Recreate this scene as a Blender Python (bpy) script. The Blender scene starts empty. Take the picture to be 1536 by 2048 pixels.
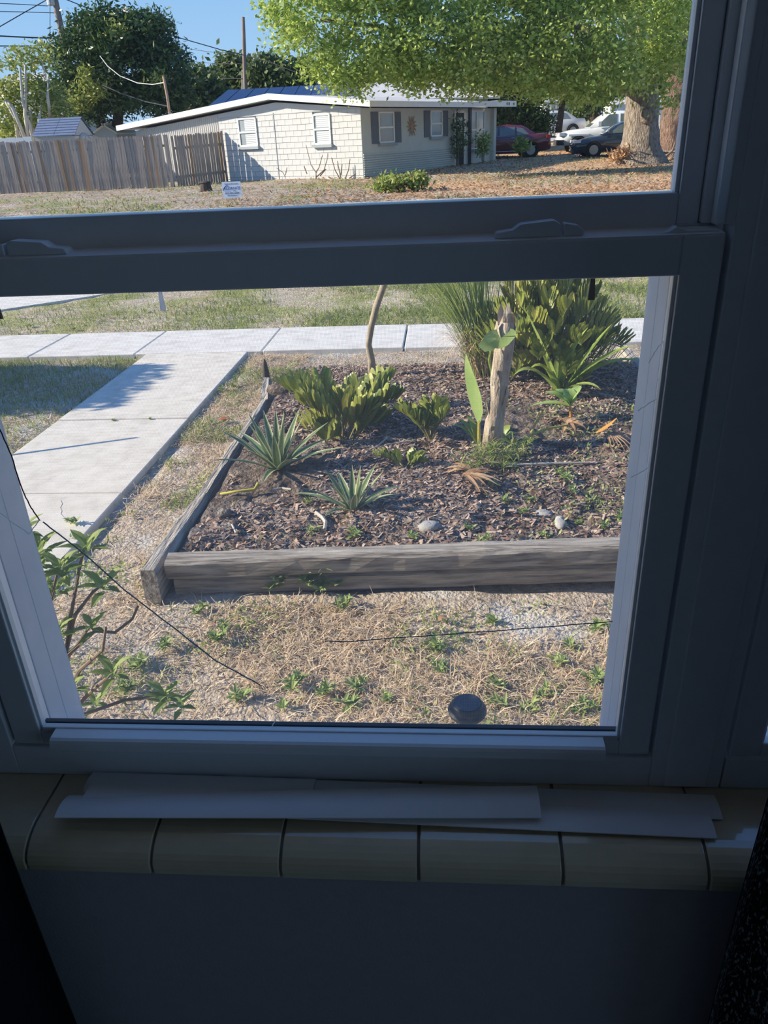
import bpy, math, random
import numpy as np
from mathutils import Matrix, Vector

random.seed(7)
rng = np.random.default_rng(11)
sc = bpy.context.scene
C = sc.collection

# ------------------------------------------------------------------ camera
FPX = 1510.4
CH = 1.72


def _axes(yaw, pitch, roll):
    cy, sy = math.cos(yaw), math.sin(yaw)
    f = np.array([-sy, cy, 0.0]); r = np.array([cy, sy, 0.0]); u = np.array([0, 0, 1.0])
    cp, sp = math.cos(pitch), math.sin(pitch)
    f2 = f * cp - u * sp
    d = -(u * cp + f * sp)
    cr, sr = math.cos(roll), math.sin(roll)
    return r * cr + d * sr, d * cr - r * sr, f2


AR, AD, AF = _axes(math.radians(5.067), math.radians(26.358), math.radians(2.690))
cam = bpy.data.cameras.new('camera')
cam.sensor_fit = 'VERTICAL'
cam.sensor_height = 36.0
cam.lens = FPX / 2048 * 36.0
cam.clip_start = 0.02
cam.clip_end = 600
camo = bpy.data.objects.new('camera', cam)
C.objects.link(camo)
m = Matrix.Identity(4)
for i in range(3):
    m[i][0] = AR[i]; m[i][1] = -AD[i]; m[i][2] = -AF[i]
m[0][3], m[1][3], m[2][3] = 0, 0, CH
camo.matrix_world = m
sc.camera = camo

# ------------------------------------------------------------------ sky, sun, exposure
world = bpy.data.worlds.new('sky')
sc.world = world
world.use_nodes = True
nt = world.node_tree
nt.nodes.clear()
wo = nt.nodes.new('ShaderNodeOutputWorld')
bg = nt.nodes.new('ShaderNodeBackground')
tc = nt.nodes.new('ShaderNodeTexCoord')
sx = nt.nodes.new('ShaderNodeSeparateXYZ')
rp = nt.nodes.new('ShaderNodeValToRGB')
nt.links.new(tc.outputs['Generated'], sx.inputs[0])
nt.links.new(sx.outputs['Z'], rp.inputs[0])
nt.links.new(rp.outputs[0], bg.inputs[0])
nt.links.new(bg.outputs[0], wo.inputs[0])
rp.color_ramp.elements[0].position = 0.0
rp.color_ramp.elements[0].color = (0.50, 0.74, 0.98, 1)
rp.color_ramp.elements[1].position = 0.75
rp.color_ramp.elements[1].color = (0.10, 0.27, 0.72, 1)
e = rp.color_ramp.elements.new(0.18)
e.color = (0.29, 0.56, 0.93, 1)
bg.inputs[1].default_value = 1.0

SUN_AZ = math.radians(4.0)      # direction the light travels, from +X towards +Y
SUN_EL = math.radians(26.0)
sl = bpy.data.lights.new('sun', 'SUN')
sl.energy = 9.2
sl.color = (1.0, 0.87, 0.68)
sl.angle = math.radians(0.6)
so = bpy.data.objects.new('sun', sl)
C.objects.link(so)
sdir = Vector((math.cos(SUN_AZ) * math.cos(SUN_EL), math.sin(SUN_AZ) * math.cos(SUN_EL), -math.sin(SUN_EL)))
so.rotation_euler = sdir.to_track_quat('-Z', 'Y').to_euler()
so.location = (-20, -2, 12)

sc.view_settings.view_transform = 'Standard'
sc.view_settings.look = 'None'
sc.view_settings.gamma = 1.0
sc.view_settings.use_curve_mapping = False
sc.view_settings.exposure = 0.0
sc.cycles.use_denoising = True
sc.cycles.use_adaptive_sampling = True
sc.cycles.adaptive_threshold = 0.02
sc.cycles.max_bounces = 8
sc.cycles.diffuse_bounces = 5
sc.cycles.transparent_max_bounces = 16
sc.cycles.sample_clamp_indirect = 6.0


# ------------------------------------------------------------------ geometry helpers
def ray(x, y):
    return AR * (x - 768) / FPX + AD * (y - 1024) / FPX + AF


def at(x, y, Y):
    v = ray(x, y)
    return np.array([v[0] * Y / v[1], Y, CH + v[2] * Y / v[1]])


def gz(x, y, z=0.0):
    v = ray(x, y)
    k = (z - CH) / v[2]
    return np.array([v[0] * k, v[1] * k, z])


_HY = [-5, 9.0, 10.4, 17, 21, 30, 34, 39, 43, 50, 70, 140]
_HZ = [0, 0.0, -0.02, .10, .25, .375, .44, .50, .58, 1.0, 2.2, 4.0]


def hz(x, y):
    z = np.interp(y, _HY, _HZ)
    k = np.clip((-4 - np.asarray(x)) / 8.0, 0, 1) * np.clip((np.asarray(y) - 22) / 8, 0, 1)
    return z - 0.10 * k * k * (3 - 2 * k)


def onground(x, y):
    z = 0.3
    for _ in range(30):
        p = gz(x, y, z)
        z = 0.5 * z + 0.5 * float(hz(p[0], p[1]))
    return gz(x, y, z)


def vnoise(x, y, seed=0):
    x = np.asarray(x, float); y = np.asarray(y, float)
    xi = np.floor(x).astype(np.int64); yi = np.floor(y).astype(np.int64)
    fx = x - xi; fy = y - yi
    fx = fx * fx * (3 - 2 * fx); fy = fy * fy * (3 - 2 * fy)

    def h(a, b):
        n = (a * 374761393 + b * 668265263 + seed * 974711) & 0xffffffff
        n = ((n ^ (n >> 13)) * 1274126177) & 0xffffffff
        return ((n ^ (n >> 16)) & 0xffff) / 65535.0
    return (h(xi, yi) * (1 - fx) + h(xi + 1, yi) * fx) * (1 - fy) + (h(xi, yi + 1) * (1 - fx) + h(xi + 1, yi + 1) * fx) * fy


def fnoise(x, y, seed=0, o=4):
    s = 0; a = 0.5
    for k in range(o):
        s = s + a * vnoise(x, y, seed + k); x = x * 2.03; y = y * 2.03; a *= 0.5
    return s


def link(name, me, mats, parent=None, loc=(0, 0, 0)):
    o = bpy.data.objects.new(name, me)
    C.objects.link(o)
    for mm in (mats if isinstance(mats, (list, tuple)) else [mats]):
        me.materials.append(mm)
    if parent is not None:
        o.parent = parent
    o.location = loc
    return o


def tag(o, label=None, cat=None, group=None, kind=None):
    if label: o['label'] = label
    if cat: o['category'] = cat
    if group: o['group'] = group
    if kind: o['kind'] = kind
    return o


def thing(name, label, cat, loc=(0, 0, 0), rotz=0.0, group=None, kind=None):
    o = bpy.data.objects.new(name, None)
    o.empty_display_size = 0.1
    C.objects.link(o)
    o.location = [float(v) for v in loc]
    o.rotation_euler = (0, 0, rotz)
    return tag(o, label, cat, group, kind)


class MB:
    def __init__(s):
        s.v = []; s.f = []; s.m = []

    def add(s, vs, fs, mi=0):
        b = len(s.v)
        s.v.extend([tuple(float(c) for c in q) for q in vs])
        for q in fs:
            s.f.append(tuple(b + i for i in q)); s.m.append(mi)
        return s

    def box(s, x0, x1, y0, y1, z0, z1, mi=0):
        v = [(x0, y0, z0), (x1, y0, z0), (x1, y1, z0), (x0, y1, z0), (x0, y0, z1), (x1, y0, z1), (x1, y1, z1), (x0, y1, z1)]
        return s.add(v, [(0, 3, 2, 1), (4, 5, 6, 7), (0, 1, 5, 4), (1, 2, 6, 5), (2, 3, 7, 6), (3, 0, 4, 7)], mi)

    def obox(s, c, a, b, d, mi=0):
        """box from centre c and half-axis vectors a, b, d"""
        c, a, b, d = map(np.asarray, (c, a, b, d))
        v = [c + i * a + j * b + k * d for k in (-1, 1) for (i, j) in ((-1, -1), (1, -1), (1, 1), (-1, 1))]
        return s.add(v, [(0, 3, 2, 1), (4, 5, 6, 7), (0, 1, 5, 4), (1, 2, 6, 5), (2, 3, 7, 6), (3, 0, 4, 7)], mi)

    def prism(s, poly, ext, mi=0):
        """poly: 3-D points of one face, ext: extrusion vector"""
        n = len(poly); e = np.asarray(ext)
        v = [np.asarray(p, float) for p in poly] + [np.asarray(p, float) + e for p in poly]
        f = [tuple(range(n))[::-1], tuple(range(n, 2 * n))] + [(i, (i + 1) % n, n + (i + 1) % n, n + i) for i in range(n)]
        return s.add(v, f, mi)

    def tube(s, pts, rad, n=8, mi=0, cap=True):
        pts = [np.asarray(p, float) for p in pts]
        if not hasattr(rad, '__len__'): rad = [rad] * len(pts)
        v = []; f = []
        ref = np.array([0.31, 0.17, 0.93])
        for i, p in enumerate(pts):
            t = pts[min(i + 1, len(pts) - 1)] - pts[max(i - 1, 0)]
            t = t / (np.linalg.norm(t) + 1e-9)
            a = np.cross(t, ref); 
            if np.linalg.norm(a) < 1e-3: a = np.cross(t, np.array([1.0, 0, 0]))
            if np.linalg.norm(a) < 1e-6: a = np.array([1.0, 0, 0])
            a /= np.linalg.norm(a); b = np.cross(t, a)
            for k in range(n):
                w = 2 * math.pi * k / n
                v.append(p + rad[i] * (math.cos(w) * a + math.sin(w) * b))
        for i in range(len(pts) - 1):
            for k in range(n):
                f.append((i * n + k, i * n + (k + 1) % n, (i + 1) * n + (k + 1) % n, (i + 1) * n + k))
        if cap:
            f.append(tuple(range(n))[::-1]); f.append(tuple(range((len(pts) - 1) * n, len(pts) * n)))
        return s.add(v, f, mi)

    def lathe(s, prof, c=(0, 0, 0), n=24, axis='z', mi=0, cap=True):
        v = []; f = []
        for (r, h) in prof:
            for k in range(n):
                w = 2 * math.pi * k / n
                if axis == 'z': v.append((c[0] + r * math.cos(w), c[1] + r * math.sin(w), c[2] + h))
                elif axis == 'y': v.append((c[0] + r * math.cos(w), c[1] + h, c[2] + r * math.sin(w)))
                else: v.append((c[0] + h, c[1] + r * math.cos(w), c[2] + r * math.sin(w)))
        for i in range(len(prof) - 1):
            for k in range(n):
                f.append((i * n + k, i * n + (k + 1) % n, (i + 1) * n + (k + 1) % n, (i + 1) * n + k))
        if cap:
            f.append(tuple(range(n))[::-1]); f.append(tuple(range((len(prof) - 1) * n, len(prof) * n)))
        return s.add(v, f, mi)

    def strap(s, pts, widths, side=None, fold=0.25, mi=0, rim=None):
        """leaf blade along pts; V-folded; side = width direction (or None: horizontal)"""
        pts = [np.asarray(p, float) for p in pts]
        v = []; f = []; ms = []
        cols = 3 if rim is None else 5
        for i, p in enumerate(pts):
            t = pts[min(i + 1, len(pts) - 1)] - pts[max(i - 1, 0)]
            t /= (np.linalg.norm(t) + 1e-9)
            sd = np.cross(t, np.array([0, 0, 1.0])) if side is None else np.asarray(side, float)
            if np.linalg.norm(sd) < 1e-3: sd = np.array([1.0, 0, 0])
            sd = sd - t * np.dot(sd, t); sd /= (np.linalg.norm(sd) + 1e-9)
            up = np.cross(sd, t)
            w = widths[i] * 0.5
            if rim is None:
                v += [p - sd * w + up * w * fold, p, p + sd * w + up * w * fold]
            else:
                q = 1 - rim
                v += [p - sd * w + up * w * fold, p - sd * w * q + up * w * fold * q, p, p + sd * w * q + up * w * fold * q, p + sd * w + up * w * fold]
        for i in range(len(pts) - 1):
            for k in range(cols - 1):
                f.append((i * cols + k, i * cols + k + 1, (i + 1) * cols + k + 1, (i + 1) * cols + k))
                ms.append(mi + 1 if (rim is not None and k in (0, 3)) else mi)
        b = len(s.v)
        s.v.extend([tuple(q) for q in v])
        for q, mm in zip(f, ms):
            s.f.append(tuple(b + i for i in q)); s.m.append(mm)
        return s

    def build(s, name, mats, parent=None, smooth=False, off=True, bevel=0.0):
        me = bpy.data.meshes.new(name)
        v = np.array(s.v, float).reshape(-1, 3)
        if parent is not None and off:
            o = parent; base = np.zeros(3)
            while o is not None:
                base += np.array(o.location); o = o.parent
            v = v - base
        me.from_pydata([tuple(q) for q in v], [], s.f)
        if any(s.m): me.polygons.foreach_set('material_index', s.m)
        if smooth:
            me.polygons.foreach_set('use_smooth', [True] * len(s.f))
        me.update()
        o = link(name, me, mats, parent)
        if bevel > 0:
            b = o.modifiers.new('bevel', 'BEVEL'); b.width = bevel; b.segments = 2; b.limit_method = 'ANGLE'
        return o


def npmesh(name, V, F, mats, parent=None, off=True, smooth=False):
    """V (n,3), F (m,k) with equal k"""
    V = np.asarray(V, np.float32); F = np.asarray(F, np.int32)
    if parent is not None and off:
        o = parent; base = np.zeros(3)
        while o is not None:
            base += np.array(o.location); o = o.parent
        V = V - base.astype(np.float32)
    me = bpy.data.meshes.new(name)
    k = F.shape[1]
    me.vertices.add(len(V)); me.vertices.foreach_set('co', np.ascontiguousarray(V, np.float32).ravel())
    me.loops.add(F.size); me.loops.foreach_set('vertex_index', F.ravel())
    me.polygons.add(len(F))
    me.polygons.foreach_set('loop_start', np.arange(0, F.size, k, dtype=np.int32))
    me.polygons.foreach_set('loop_total', np.full(len(F), k, np.int32))
    if smooth: me.polygons.foreach_set('use_smooth', np.ones(len(F), bool))
    me.update(calc_edges=True)
    return link(name, me, mats, parent)


def unit(a):
    return a / (np.linalg.norm(a, axis=-1, keepdims=True) + 1e-9)


def leaf_mesh(name, P, mat, parent, size, aspect=0.5, up=0.3, var=0.35, droop=0.0):
    """rhombic leaves at points P, random directions"""
    n = len(P)
    d = rng.normal(size=(n, 3)); d[:, 2] = d[:, 2] * 0.7 + up - droop
    d = unit(d)
    s = unit(np.cross(d, rng.normal(size=(n, 3))))
    nn = np.cross(d, s)
    L = size * (1 + var * rng.uniform(-1, 1, (n, 1)))
    W = L * aspect * 0.5
    a = P; b = P + d * L * 0.45 + s * W + nn * L * 0.06; c = P + d * L; e_ = P + d * L * 0.45 - s * W + nn * L * 0.06
    V = np.stack([a, b, c, e_], 1).reshape(-1, 3)
    F = np.arange(4 * n).reshape(n, 4)
    return npmesh(name, V, F, mat, parent)


def blade_mesh(name, P, H, mat, parent=None, width=0.004, lean=0.5, flat=False, curl=0.5):
    """curved grass blades: two quads each"""
    n = len(P)
    H = np.broadcast_to(np.asarray(H, float).reshape(-1, 1), (n, 1)) * rng.uniform(.55, 1.35, (n, 1))
    az = rng.uniform(0, 2 * np.pi, n)
    d = np.stack([np.cos(az), np.sin(az), np.zeros(n)], 1)
    s = np.stack([-np.sin(az), np.cos(az), np.zeros(n)], 1) * width * rng.uniform(.6, 1.4, (n, 1))
    z = np.array([0, 0, 1.0])
    if flat:
        tilt = rng.uniform(0.0, .6, (n, 1))
        q1 = P + d * H * .5 + z * H * tilt * .5 + z * .006; q2 = P + d * H + rng.normal(size=(n, 3)) * H * .18 + z * H * tilt * .5
    else:
        l = lean * rng.uniform(.2, 1.5, (n, 1))
        q1 = P + d * H * l * .4 + z * H * .6; q2 = P + d * H * l * (1 + curl) + z * H * (1 - curl * .3 * l)
    V = np.stack([P - s, P + s, q1 - s * .8, q1 + s * .8, q2 - s * .15, q2 + s * .15], 1).reshape(-1, 3)
    b = np.arange(n)[:, None] * 6
    F = np.concatenate([b + np.array([0, 1, 3, 2]), b + np.array([2, 3, 5, 4])], 0)
    return npmesh(name, V, F, mat, parent)


def grid_mesh(name, xs, ys, zf, mat, parent=None):
    X, Yg = np.meshgrid(xs, ys)
    Z = zf(X, Yg)
    V = np.stack([X, Yg, Z], -1).reshape(-1, 3)
    nx, ny = len(xs), len(ys)
    i = np.arange(nx - 1); j = np.arange(ny - 1)
    I, J = np.meshgrid(i, j)
    a = (J * nx + I).ravel()
    F = np.stack([a, a + 1, a + nx + 1, a + nx], 1)
    return npmesh(name, V, F, mat, parent, smooth=True)


def bez(p0, p1, p2, n=8):
    p0, p1, p2 = map(lambda q: np.asarray(q, float), (p0, p1, p2))
    return [(1 - t) ** 2 * p0 + 2 * t * (1 - t) * p1 + t * t * p2 for t in np.linspace(0, 1, n)]


# ------------------------------------------------------------------ materials
def ramp(nt, cols, pos=None):
    r = nt.nodes.new('ShaderNodeValToRGB')
    el = r.color_ramp.elements
    n = len(cols)
    pos = pos or [i / max(1, n - 1) for i in range(n)]
    el[0].position = pos[0]; el[0].color = (*cols[0], 1)
    if n == 1:
        el[1].color = (*cols[0], 1)
    else:
        el[1].position = pos[-1]; el[1].color = (*cols[-1], 1)
        for i in range(1, n - 1):
            q = el.new(pos[i]); q.color = (*cols[i], 1)
    return r


def MAT(name, cols, scale=5.0, rough=0.7, bump=0.0, bscale=None, detail=6, stretch=None, island=False, transl=0.0,
        metal=0.0, spec=0.3, coat=0.0, pos=None, mix2=None, bdist=0.01):
    mt = bpy.data.materials.new(name)
    mt.use_nodes = True
    nt = mt.node_tree
    bs = nt.nodes['Principled BSDF']
    bs.inputs['Roughness'].default_value = rough
    bs.inputs['Metallic'].default_value = metal
    bs.inputs['Specular IOR Level'].default_value = spec
    bs.inputs['Coat Weight'].default_value = coat
    tc = nt.nodes.new('ShaderNodeTexCoord')
    mp = nt.nodes.new('ShaderNodeMapping')
    nt.links.new(tc.outputs['Object'], mp.inputs[0])
    if stretch: mp.inputs['Scale'].default_value = stretch
    vec = mp.outputs[0]
    nz = nt.nodes.new('ShaderNodeTexNoise')
    nz.inputs['Scale'].default_value = scale
    nz.inputs['Detail'].default_value = detail
    nz.inputs['Roughness'].default_value = 0.62
    nt.links.new(vec, nz.inputs['Vector'])
    if len(cols) > 1 and pos is None:
        n = len(cols)
        pos = [0.32 + 0.36 * i / (n - 1) for i in range(n)]
    r = ramp(nt, cols, pos)
    if island:
        g = nt.nodes.new('ShaderNodeNewGeometry')
        nt.links.new(g.outputs['Random Per Island'], r.inputs[0])
        n = len(cols)
        for i, el in enumerate(r.color_ramp.elements): el.position = i / max(1, n - 1)
    else:
        nt.links.new(nz.outputs['Fac'], r.inputs[0])
    col = r.outputs[0]
    if mix2:
        # second colour family over a larger noise: (cols, scale, lo, hi)
        c2, s2, lo, hi = mix2
        n2 = nt.nodes.new('ShaderNodeTexNoise'); n2.inputs['Scale'].default_value = s2; n2.inputs['Detail'].default_value = 5
        nt.links.new(vec, n2.inputs['Vector'])
        mr = nt.nodes.new('ShaderNodeMapRange'); mr.inputs['From Min'].default_value = lo; mr.inputs['From Max'].default_value = hi
        nt.links.new(n2.outputs['Fac'], mr.inputs['Value'])
        r2 = ramp(nt, c2, [0.32 + 0.36 * i / max(1, len(c2) - 1) for i in range(len(c2))])
        nt.links.new(nz.outputs['Fac'], r2.inputs[0])
        mx = nt.nodes.new('ShaderNodeMix'); mx.data_type = 'RGBA'
        nt.links.new(mr.outputs[0], mx.inputs[0]); nt.links.new(col, mx.inputs[6]); nt.links.new(r2.outputs[0], mx.inputs[7])
        col = mx.outputs[2]
    nt.links.new(col, bs.inputs['Base Color'])
    if bump > 0:
        bz = nt.nodes.new('ShaderNodeTexNoise')
        bz.inputs['Scale'].default_value = bscale or scale * 3
        bz.inputs['Detail'].default_value = 6
        nt.links.new(vec, bz.inputs['Vector'])
        bp = nt.nodes.new('ShaderNodeBump'); bp.inputs['Strength'].default_value = bump; bp.inputs['Distance'].default_value = bdist
        nt.links.new(bz.outputs['Fac'], bp.inputs['Height'])
        nt.links.new(bp.outputs[0], bs.inputs['Normal'])
    if transl > 0:
        tr = nt.nodes.new('ShaderNodeBsdfTranslucent')
        nt.links.new(col, tr.inputs[0])
        mx = nt.nodes.new('ShaderNodeMixShader'); mx.inputs[0].default_value = transl
        nt.links.new(bs.outputs[0], mx.inputs[1]); nt.links.new(tr.outputs[0], mx.inputs[2])
        nt.links.new(mx.outputs[0], nt.nodes['Material Output'].inputs[0])
    return mt


def GLASS(name, tint=(0.97, 0.985, 0.99), dust=0.03, gloss=0.05):
    """thin window pane: clear, a little reflective, a film of dust"""
    mt = bpy.data.materials.new(name); mt.use_nodes = True
    nt = mt.node_tree; nt.nodes.clear()
    out = nt.nodes.new('ShaderNodeOutputMaterial')
    tr = nt.nodes.new('ShaderNodeBsdfTransparent'); tr.inputs[0].default_value = (*tint, 1)
    gl = nt.nodes.new('ShaderNodeBsdfGlossy'); gl.inputs['Roughness'].default_value = 0.02
    df = nt.nodes.new('ShaderNodeBsdfTranslucent'); df.inputs[0].default_value = (0.82, 0.85, 0.9, 1)
    fr = nt.nodes.new('ShaderNodeFresnel'); fr.inputs[0].default_value = 1.45
    mu = nt.nodes.new('ShaderNodeMath'); mu.operation = 'MULTIPLY'; mu.inputs[1].default_value = gloss / 0.04
    nt.links.new(fr.outputs[0], mu.inputs[0])
    m1 = nt.nodes.new('ShaderNodeMixShader'); nt.links.new(mu.outputs[0], m1.inputs[0])
    nt.links.new(tr.outputs[0], m1.inputs[1]); nt.links.new(gl.outputs[0], m1.inputs[2])
    nz = nt.nodes.new('ShaderNodeTexNoise'); nz.inputs['Scale'].default_value = 6.0; nz.inputs['Detail'].default_value = 6
    tc = nt.nodes.new('ShaderNodeTexCoord'); nt.links.new(tc.outputs['Object'], nz.inputs['Vector'])
    mr = nt.nodes.new('ShaderNodeMapRange'); mr.inputs['From Min'].default_value = .3; mr.inputs['From Max'].default_value = .7
    mr.inputs['To Min'].default_value = dust * .6; mr.inputs['To Max'].default_value = dust * 1.4
    nt.links.new(nz.outputs['Fac'], mr.inputs['Value'])
    m2 = nt.nodes.new('ShaderNodeMixShader'); nt.links.new(mr.outputs[0], m2.inputs[0])
    nt.links.new(m1.outputs[0], m2.inputs[1]); nt.links.new(df.outputs[0], m2.inputs[2])
    nt.links.new(m2.outputs[0], out.inputs[0])
    return mt


def SCREEN(name, pitch=0.0016, wire=0.075):
    """woven insect mesh: wires opaque, holes open"""
    mt = bpy.data.materials.new(name); mt.use_nodes = True
    nt = mt.node_tree; nt.nodes.clear()
    out = nt.nodes.new('ShaderNodeOutputMaterial')
    tc = nt.nodes.new('ShaderNodeTexCoord'); sp = nt.nodes.new('ShaderNodeSeparateXYZ')
    nt.links.new(tc.outputs['Object'], sp.inputs[0])
    hs = []
    for ax in ('X', 'Z'):
        d = nt.nodes.new('ShaderNodeMath'); d.operation = 'DIVIDE'; d.inputs[1].default_value = pitch
        f = nt.nodes.new('ShaderNodeMath'); f.operation = 'FRACT'
        g = nt.nodes.new('ShaderNodeMath'); g.operation = 'LESS_THAN'; g.inputs[1].default_value = wire
        nt.links.new(sp.outputs[ax], d.inputs[0]); nt.links.new(d.outputs[0], f.inputs[0]); nt.links.new(f.outputs[0], g.inputs[0])
        hs.append(g)
    mxm = nt.nodes.new('ShaderNodeMath'); mxm.operation = 'MAXIMUM'
    nt.links.new(hs[0].outputs[0], mxm.inputs[0]); nt.links.new(hs[1].outputs[0], mxm.inputs[1])
    tr = nt.nodes.new('ShaderNodeBsdfTransparent')
    df = nt.nodes.new('ShaderNodeBsdfDiffuse'); df.inputs[0].default_value = (0.40, 0.42, 0.45, 1)
    tl = nt.nodes.new('ShaderNodeBsdfTranslucent'); tl.inputs[0].default_value = (0.40, 0.42, 0.45, 1)
    ms = nt.nodes.new('ShaderNodeMixShader'); ms.inputs[0].default_value = 0.5
    nt.links.new(df.outputs[0], ms.inputs[1]); nt.links.new(tl.outputs[0], ms.inputs[2])
    mx = nt.nodes.new('ShaderNodeMixShader')
    nt.links.new(mxm.outputs[0], mx.inputs[0]); nt.links.new(tr.outputs[0], mx.inputs[1]); nt.links.new(ms.outputs[0], mx.inputs[2])
    nt.links.new(mx.outputs[0], out.inputs[0])
    return mt


K = {}
K['vinyl'] = MAT('white_vinyl', [(.80, .82, .85), (.84, .86, .89)], 30, rough=.35, spec=.5)
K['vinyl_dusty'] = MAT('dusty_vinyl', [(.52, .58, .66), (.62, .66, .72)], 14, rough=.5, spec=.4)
K['rail_white'] = MAT('glossy_white_strip', [(.86, .87, .90), (.90, .91, .93)], 20, rough=.3, spec=.6)
K['gasket'] = MAT('dark_gasket', [(.03, .035, .045)], rough=.6)
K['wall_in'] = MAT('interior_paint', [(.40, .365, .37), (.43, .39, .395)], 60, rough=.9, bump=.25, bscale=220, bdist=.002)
K['room'] = MAT('room_paint', [(.55, .55, .56)], rough=.9)
K['tile'] = MAT('glazed_sill_tile', [(.66, .55, .36), (.74, .62, .42)], 18, rough=.14, spec=.9, coat=1.0, bump=.05, bscale=30, bdist=.002)
K['grout'] = MAT('grout', [(.27, .25, .22)], rough=.9)
K['slat'] = MAT('vinyl_slat', [(.82, .81, .81), (.86, .85, .85)], 10, rough=.4, spec=.5)
K['glass'] = GLASS('window_glass', dust=.035)
K['glass_up'] = GLASS('window_glass_upper', dust=.02)
K['screen'] = SCREEN('insect_screen_mesh')
K['crack'] = MAT('crack_line', [(.34, .37, .42)], rough=.5)
K['glint_tab'] = MAT('crack_glint_and_white_tab', [(.92, .93, .95)], rough=.6, transl=.75)  # white stands for light caught by the cracks; also the white pull tab
K['black_tab'] = MAT('black_tab', [(.02, .02, .022)], rough=.6)
K['stucco'] = MAT('exterior_stucco', [(.62, .60, .55), (.68, .66, .6)], 40, rough=.95, bump=.4)
K['roofing'] = MAT('own_roof', [(.30, .29, .28), (.36, .35, .33)], 20, rough=.95)
K['concrete'] = MAT('path_concrete', [(.60, .56, .49), (.70, .66, .585), (.76, .72, .65)], 9, rough=.95, bump=.35, bscale=160, bdist=.004, detail=10)
K['sidewalk'] = MAT('sidewalk_concrete', [(.60, .585, .55), (.70, .685, .65), (.75, .735, .70)], 6, rough=.95, bump=.35, bscale=150, bdist=.004, detail=10)
K['asphalt'] = MAT('road_asphalt', [(.40, .40, .42), (.48, .48, .49)], 3, rough=.95, bump=.3, bscale=90)
K['lawn'] = MAT('dry_lawn', [(.27, .21, .155), (.50, .41, .32), (.66, .57, .46)], 26, rough=1, bump=.8, bscale=60, bdist=.03, detail=10,
                mix2=([(.50, .47, .43), (.66, .63, .58)], 2.3, .50, .62))
K['yard'] = MAT('far_yard', [(.38, .24, .13), (.60, .41, .25), (.72, .53, .34)], 3.0, rough=1, bump=.8, bscale=14, bdist=.08, detail=10,
                mix2=([(.38, .33, .27), (.52, .47, .40)], .22, .45, .6))
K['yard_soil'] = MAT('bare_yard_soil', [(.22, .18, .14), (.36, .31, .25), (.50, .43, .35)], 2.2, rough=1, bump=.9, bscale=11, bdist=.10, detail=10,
                     mix2=([(.20, .22, .10), (.33, .34, .18)], .35, .52, .64))  # bare grey brown soil, toned darker for the partial shade lying on it
K['verge'] = MAT('verge_soil', [(.34, .28, .19), (.54, .47, .35), (.62, .57, .47)], 18, rough=1, bump=.8, bscale=50, bdist=.03, detail=10,
                 mix2=([(.27, .28, .10), (.40, .41, .17)], 1.3, .46, .6))
K['soil'] = MAT('bed_soil', [(.075, .056, .046), (.18, .135, .11), (.33, .26, .21)], 16, rough=1, bump=1.0, bscale=45, bdist=.04, detail=12,
                mix2=([(.24, .21, .19), (.40, .37, .34)], 2.0, .55, .68))
K['mulch'] = MAT('mulch_chip', [(.07, .045, .035), (.19, .115, .085), (.33, .21, .155), (.58, .45, .36), (.24, .19, .165), (.42, .33, .27)], rough=.95, island=True)
K['timber'] = MAT('weathered_timber', [(.16, .13, .105), (.40, .365, .32), (.56, .52, .46)], 5, rough=.95, stretch=(.6, 9, 9), bump=.9, bscale=9, bdist=.02, detail=8)
K['timber_y'] = MAT('weathered_timber_long', [(.16, .13, .105), (.40, .365, .32), (.56, .52, .46)], 5, rough=.95, stretch=(9, .6, 9), bump=.9, bscale=9, bdist=.02, detail=8)
K['straw'] = MAT('dry_straw', [(.46, .33, .20), (.76, .60, .41), (.90, .77, .58), (.66, .51, .34), (.30, .21, .13), (.84, .70, .50)], rough=.9, island=True, transl=.15)
K['grass'] = MAT('green_grass', [(.15, .22, .05), (.25, .34, .08), (.38, .44, .14), (.46, .43, .20)], rough=.75, island=True, transl=.35)
K['crack_dark'] = K['gasket']
K['weed'] = MAT('weed_leaf', [(.20, .30, .09), (.34, .44, .15), (.48, .55, .23)], rough=.6, island=True, transl=.35)
K['zamia'] = MAT('cycad_leaflet', [(.14, .19, .035), (.26, .31, .06), (.40, .43, .10)], rough=.38, island=True, transl=.22, spec=.5)
K['zamia_y'] = MAT('cycad_leaflet_yellow', [(.24, .29, .05), (.40, .42, .09), (.55, .53, .14)], rough=.4, island=True, transl=.28, spec=.5)
K['rachis'] = MAT('frond_stalk', [(.16, .17, .05), (.26, .22, .09)], 12, rough=.6)
K['agave'] = MAT('agave_green', [(.12, .20, .085), (.20, .28, .13)], 14, rough=.5, transl=.1)
K['agave_rim'] = MAT('agave_cream_margin', [(.56, .56, .36), (.66, .65, .44)], 10, rough=.5, transl=.15)
K['lily'] = MAT('lily_leaf', [(.22, .34, .06), (.38, .50, .11), (.54, .60, .18)], 5, rough=.4, transl=.4, spec=.5)
K['bop'] = MAT('paddle_leaf', [(.34, .50, .15), (.46, .60, .22)], 7, rough=.4, transl=.4, spec=.5)
K['yellow_stem'] = MAT('yellow_stem', [(.50, .46, .08), (.62, .56, .14)], 9, rough=.5, transl=.2)
K['bark_pale'] = MAT('pale_trunk', [(.26, .20, .15), (.46, .39, .31), (.60, .53, .44)], 7, rough=.95, stretch=(3, 3, .8), bump=.8, bscale=12, bdist=.03)
K['sapling'] = MAT('sapling_bark', [(.30, .25, .18), (.44, .38, .29)], 18, rough=.9, bump=.4)
K['dry_leaf'] = MAT('dry_leaf', [(.30, .17, .09), (.48, .29, .16), (.58, .40, .25)], rough=.8, island=True, transl=.2)
K['orange_leaf'] = MAT('orange_leaf', [(.62, .30, .06), (.66, .36, .09)], 20, rough=.6, transl=.3)
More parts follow.
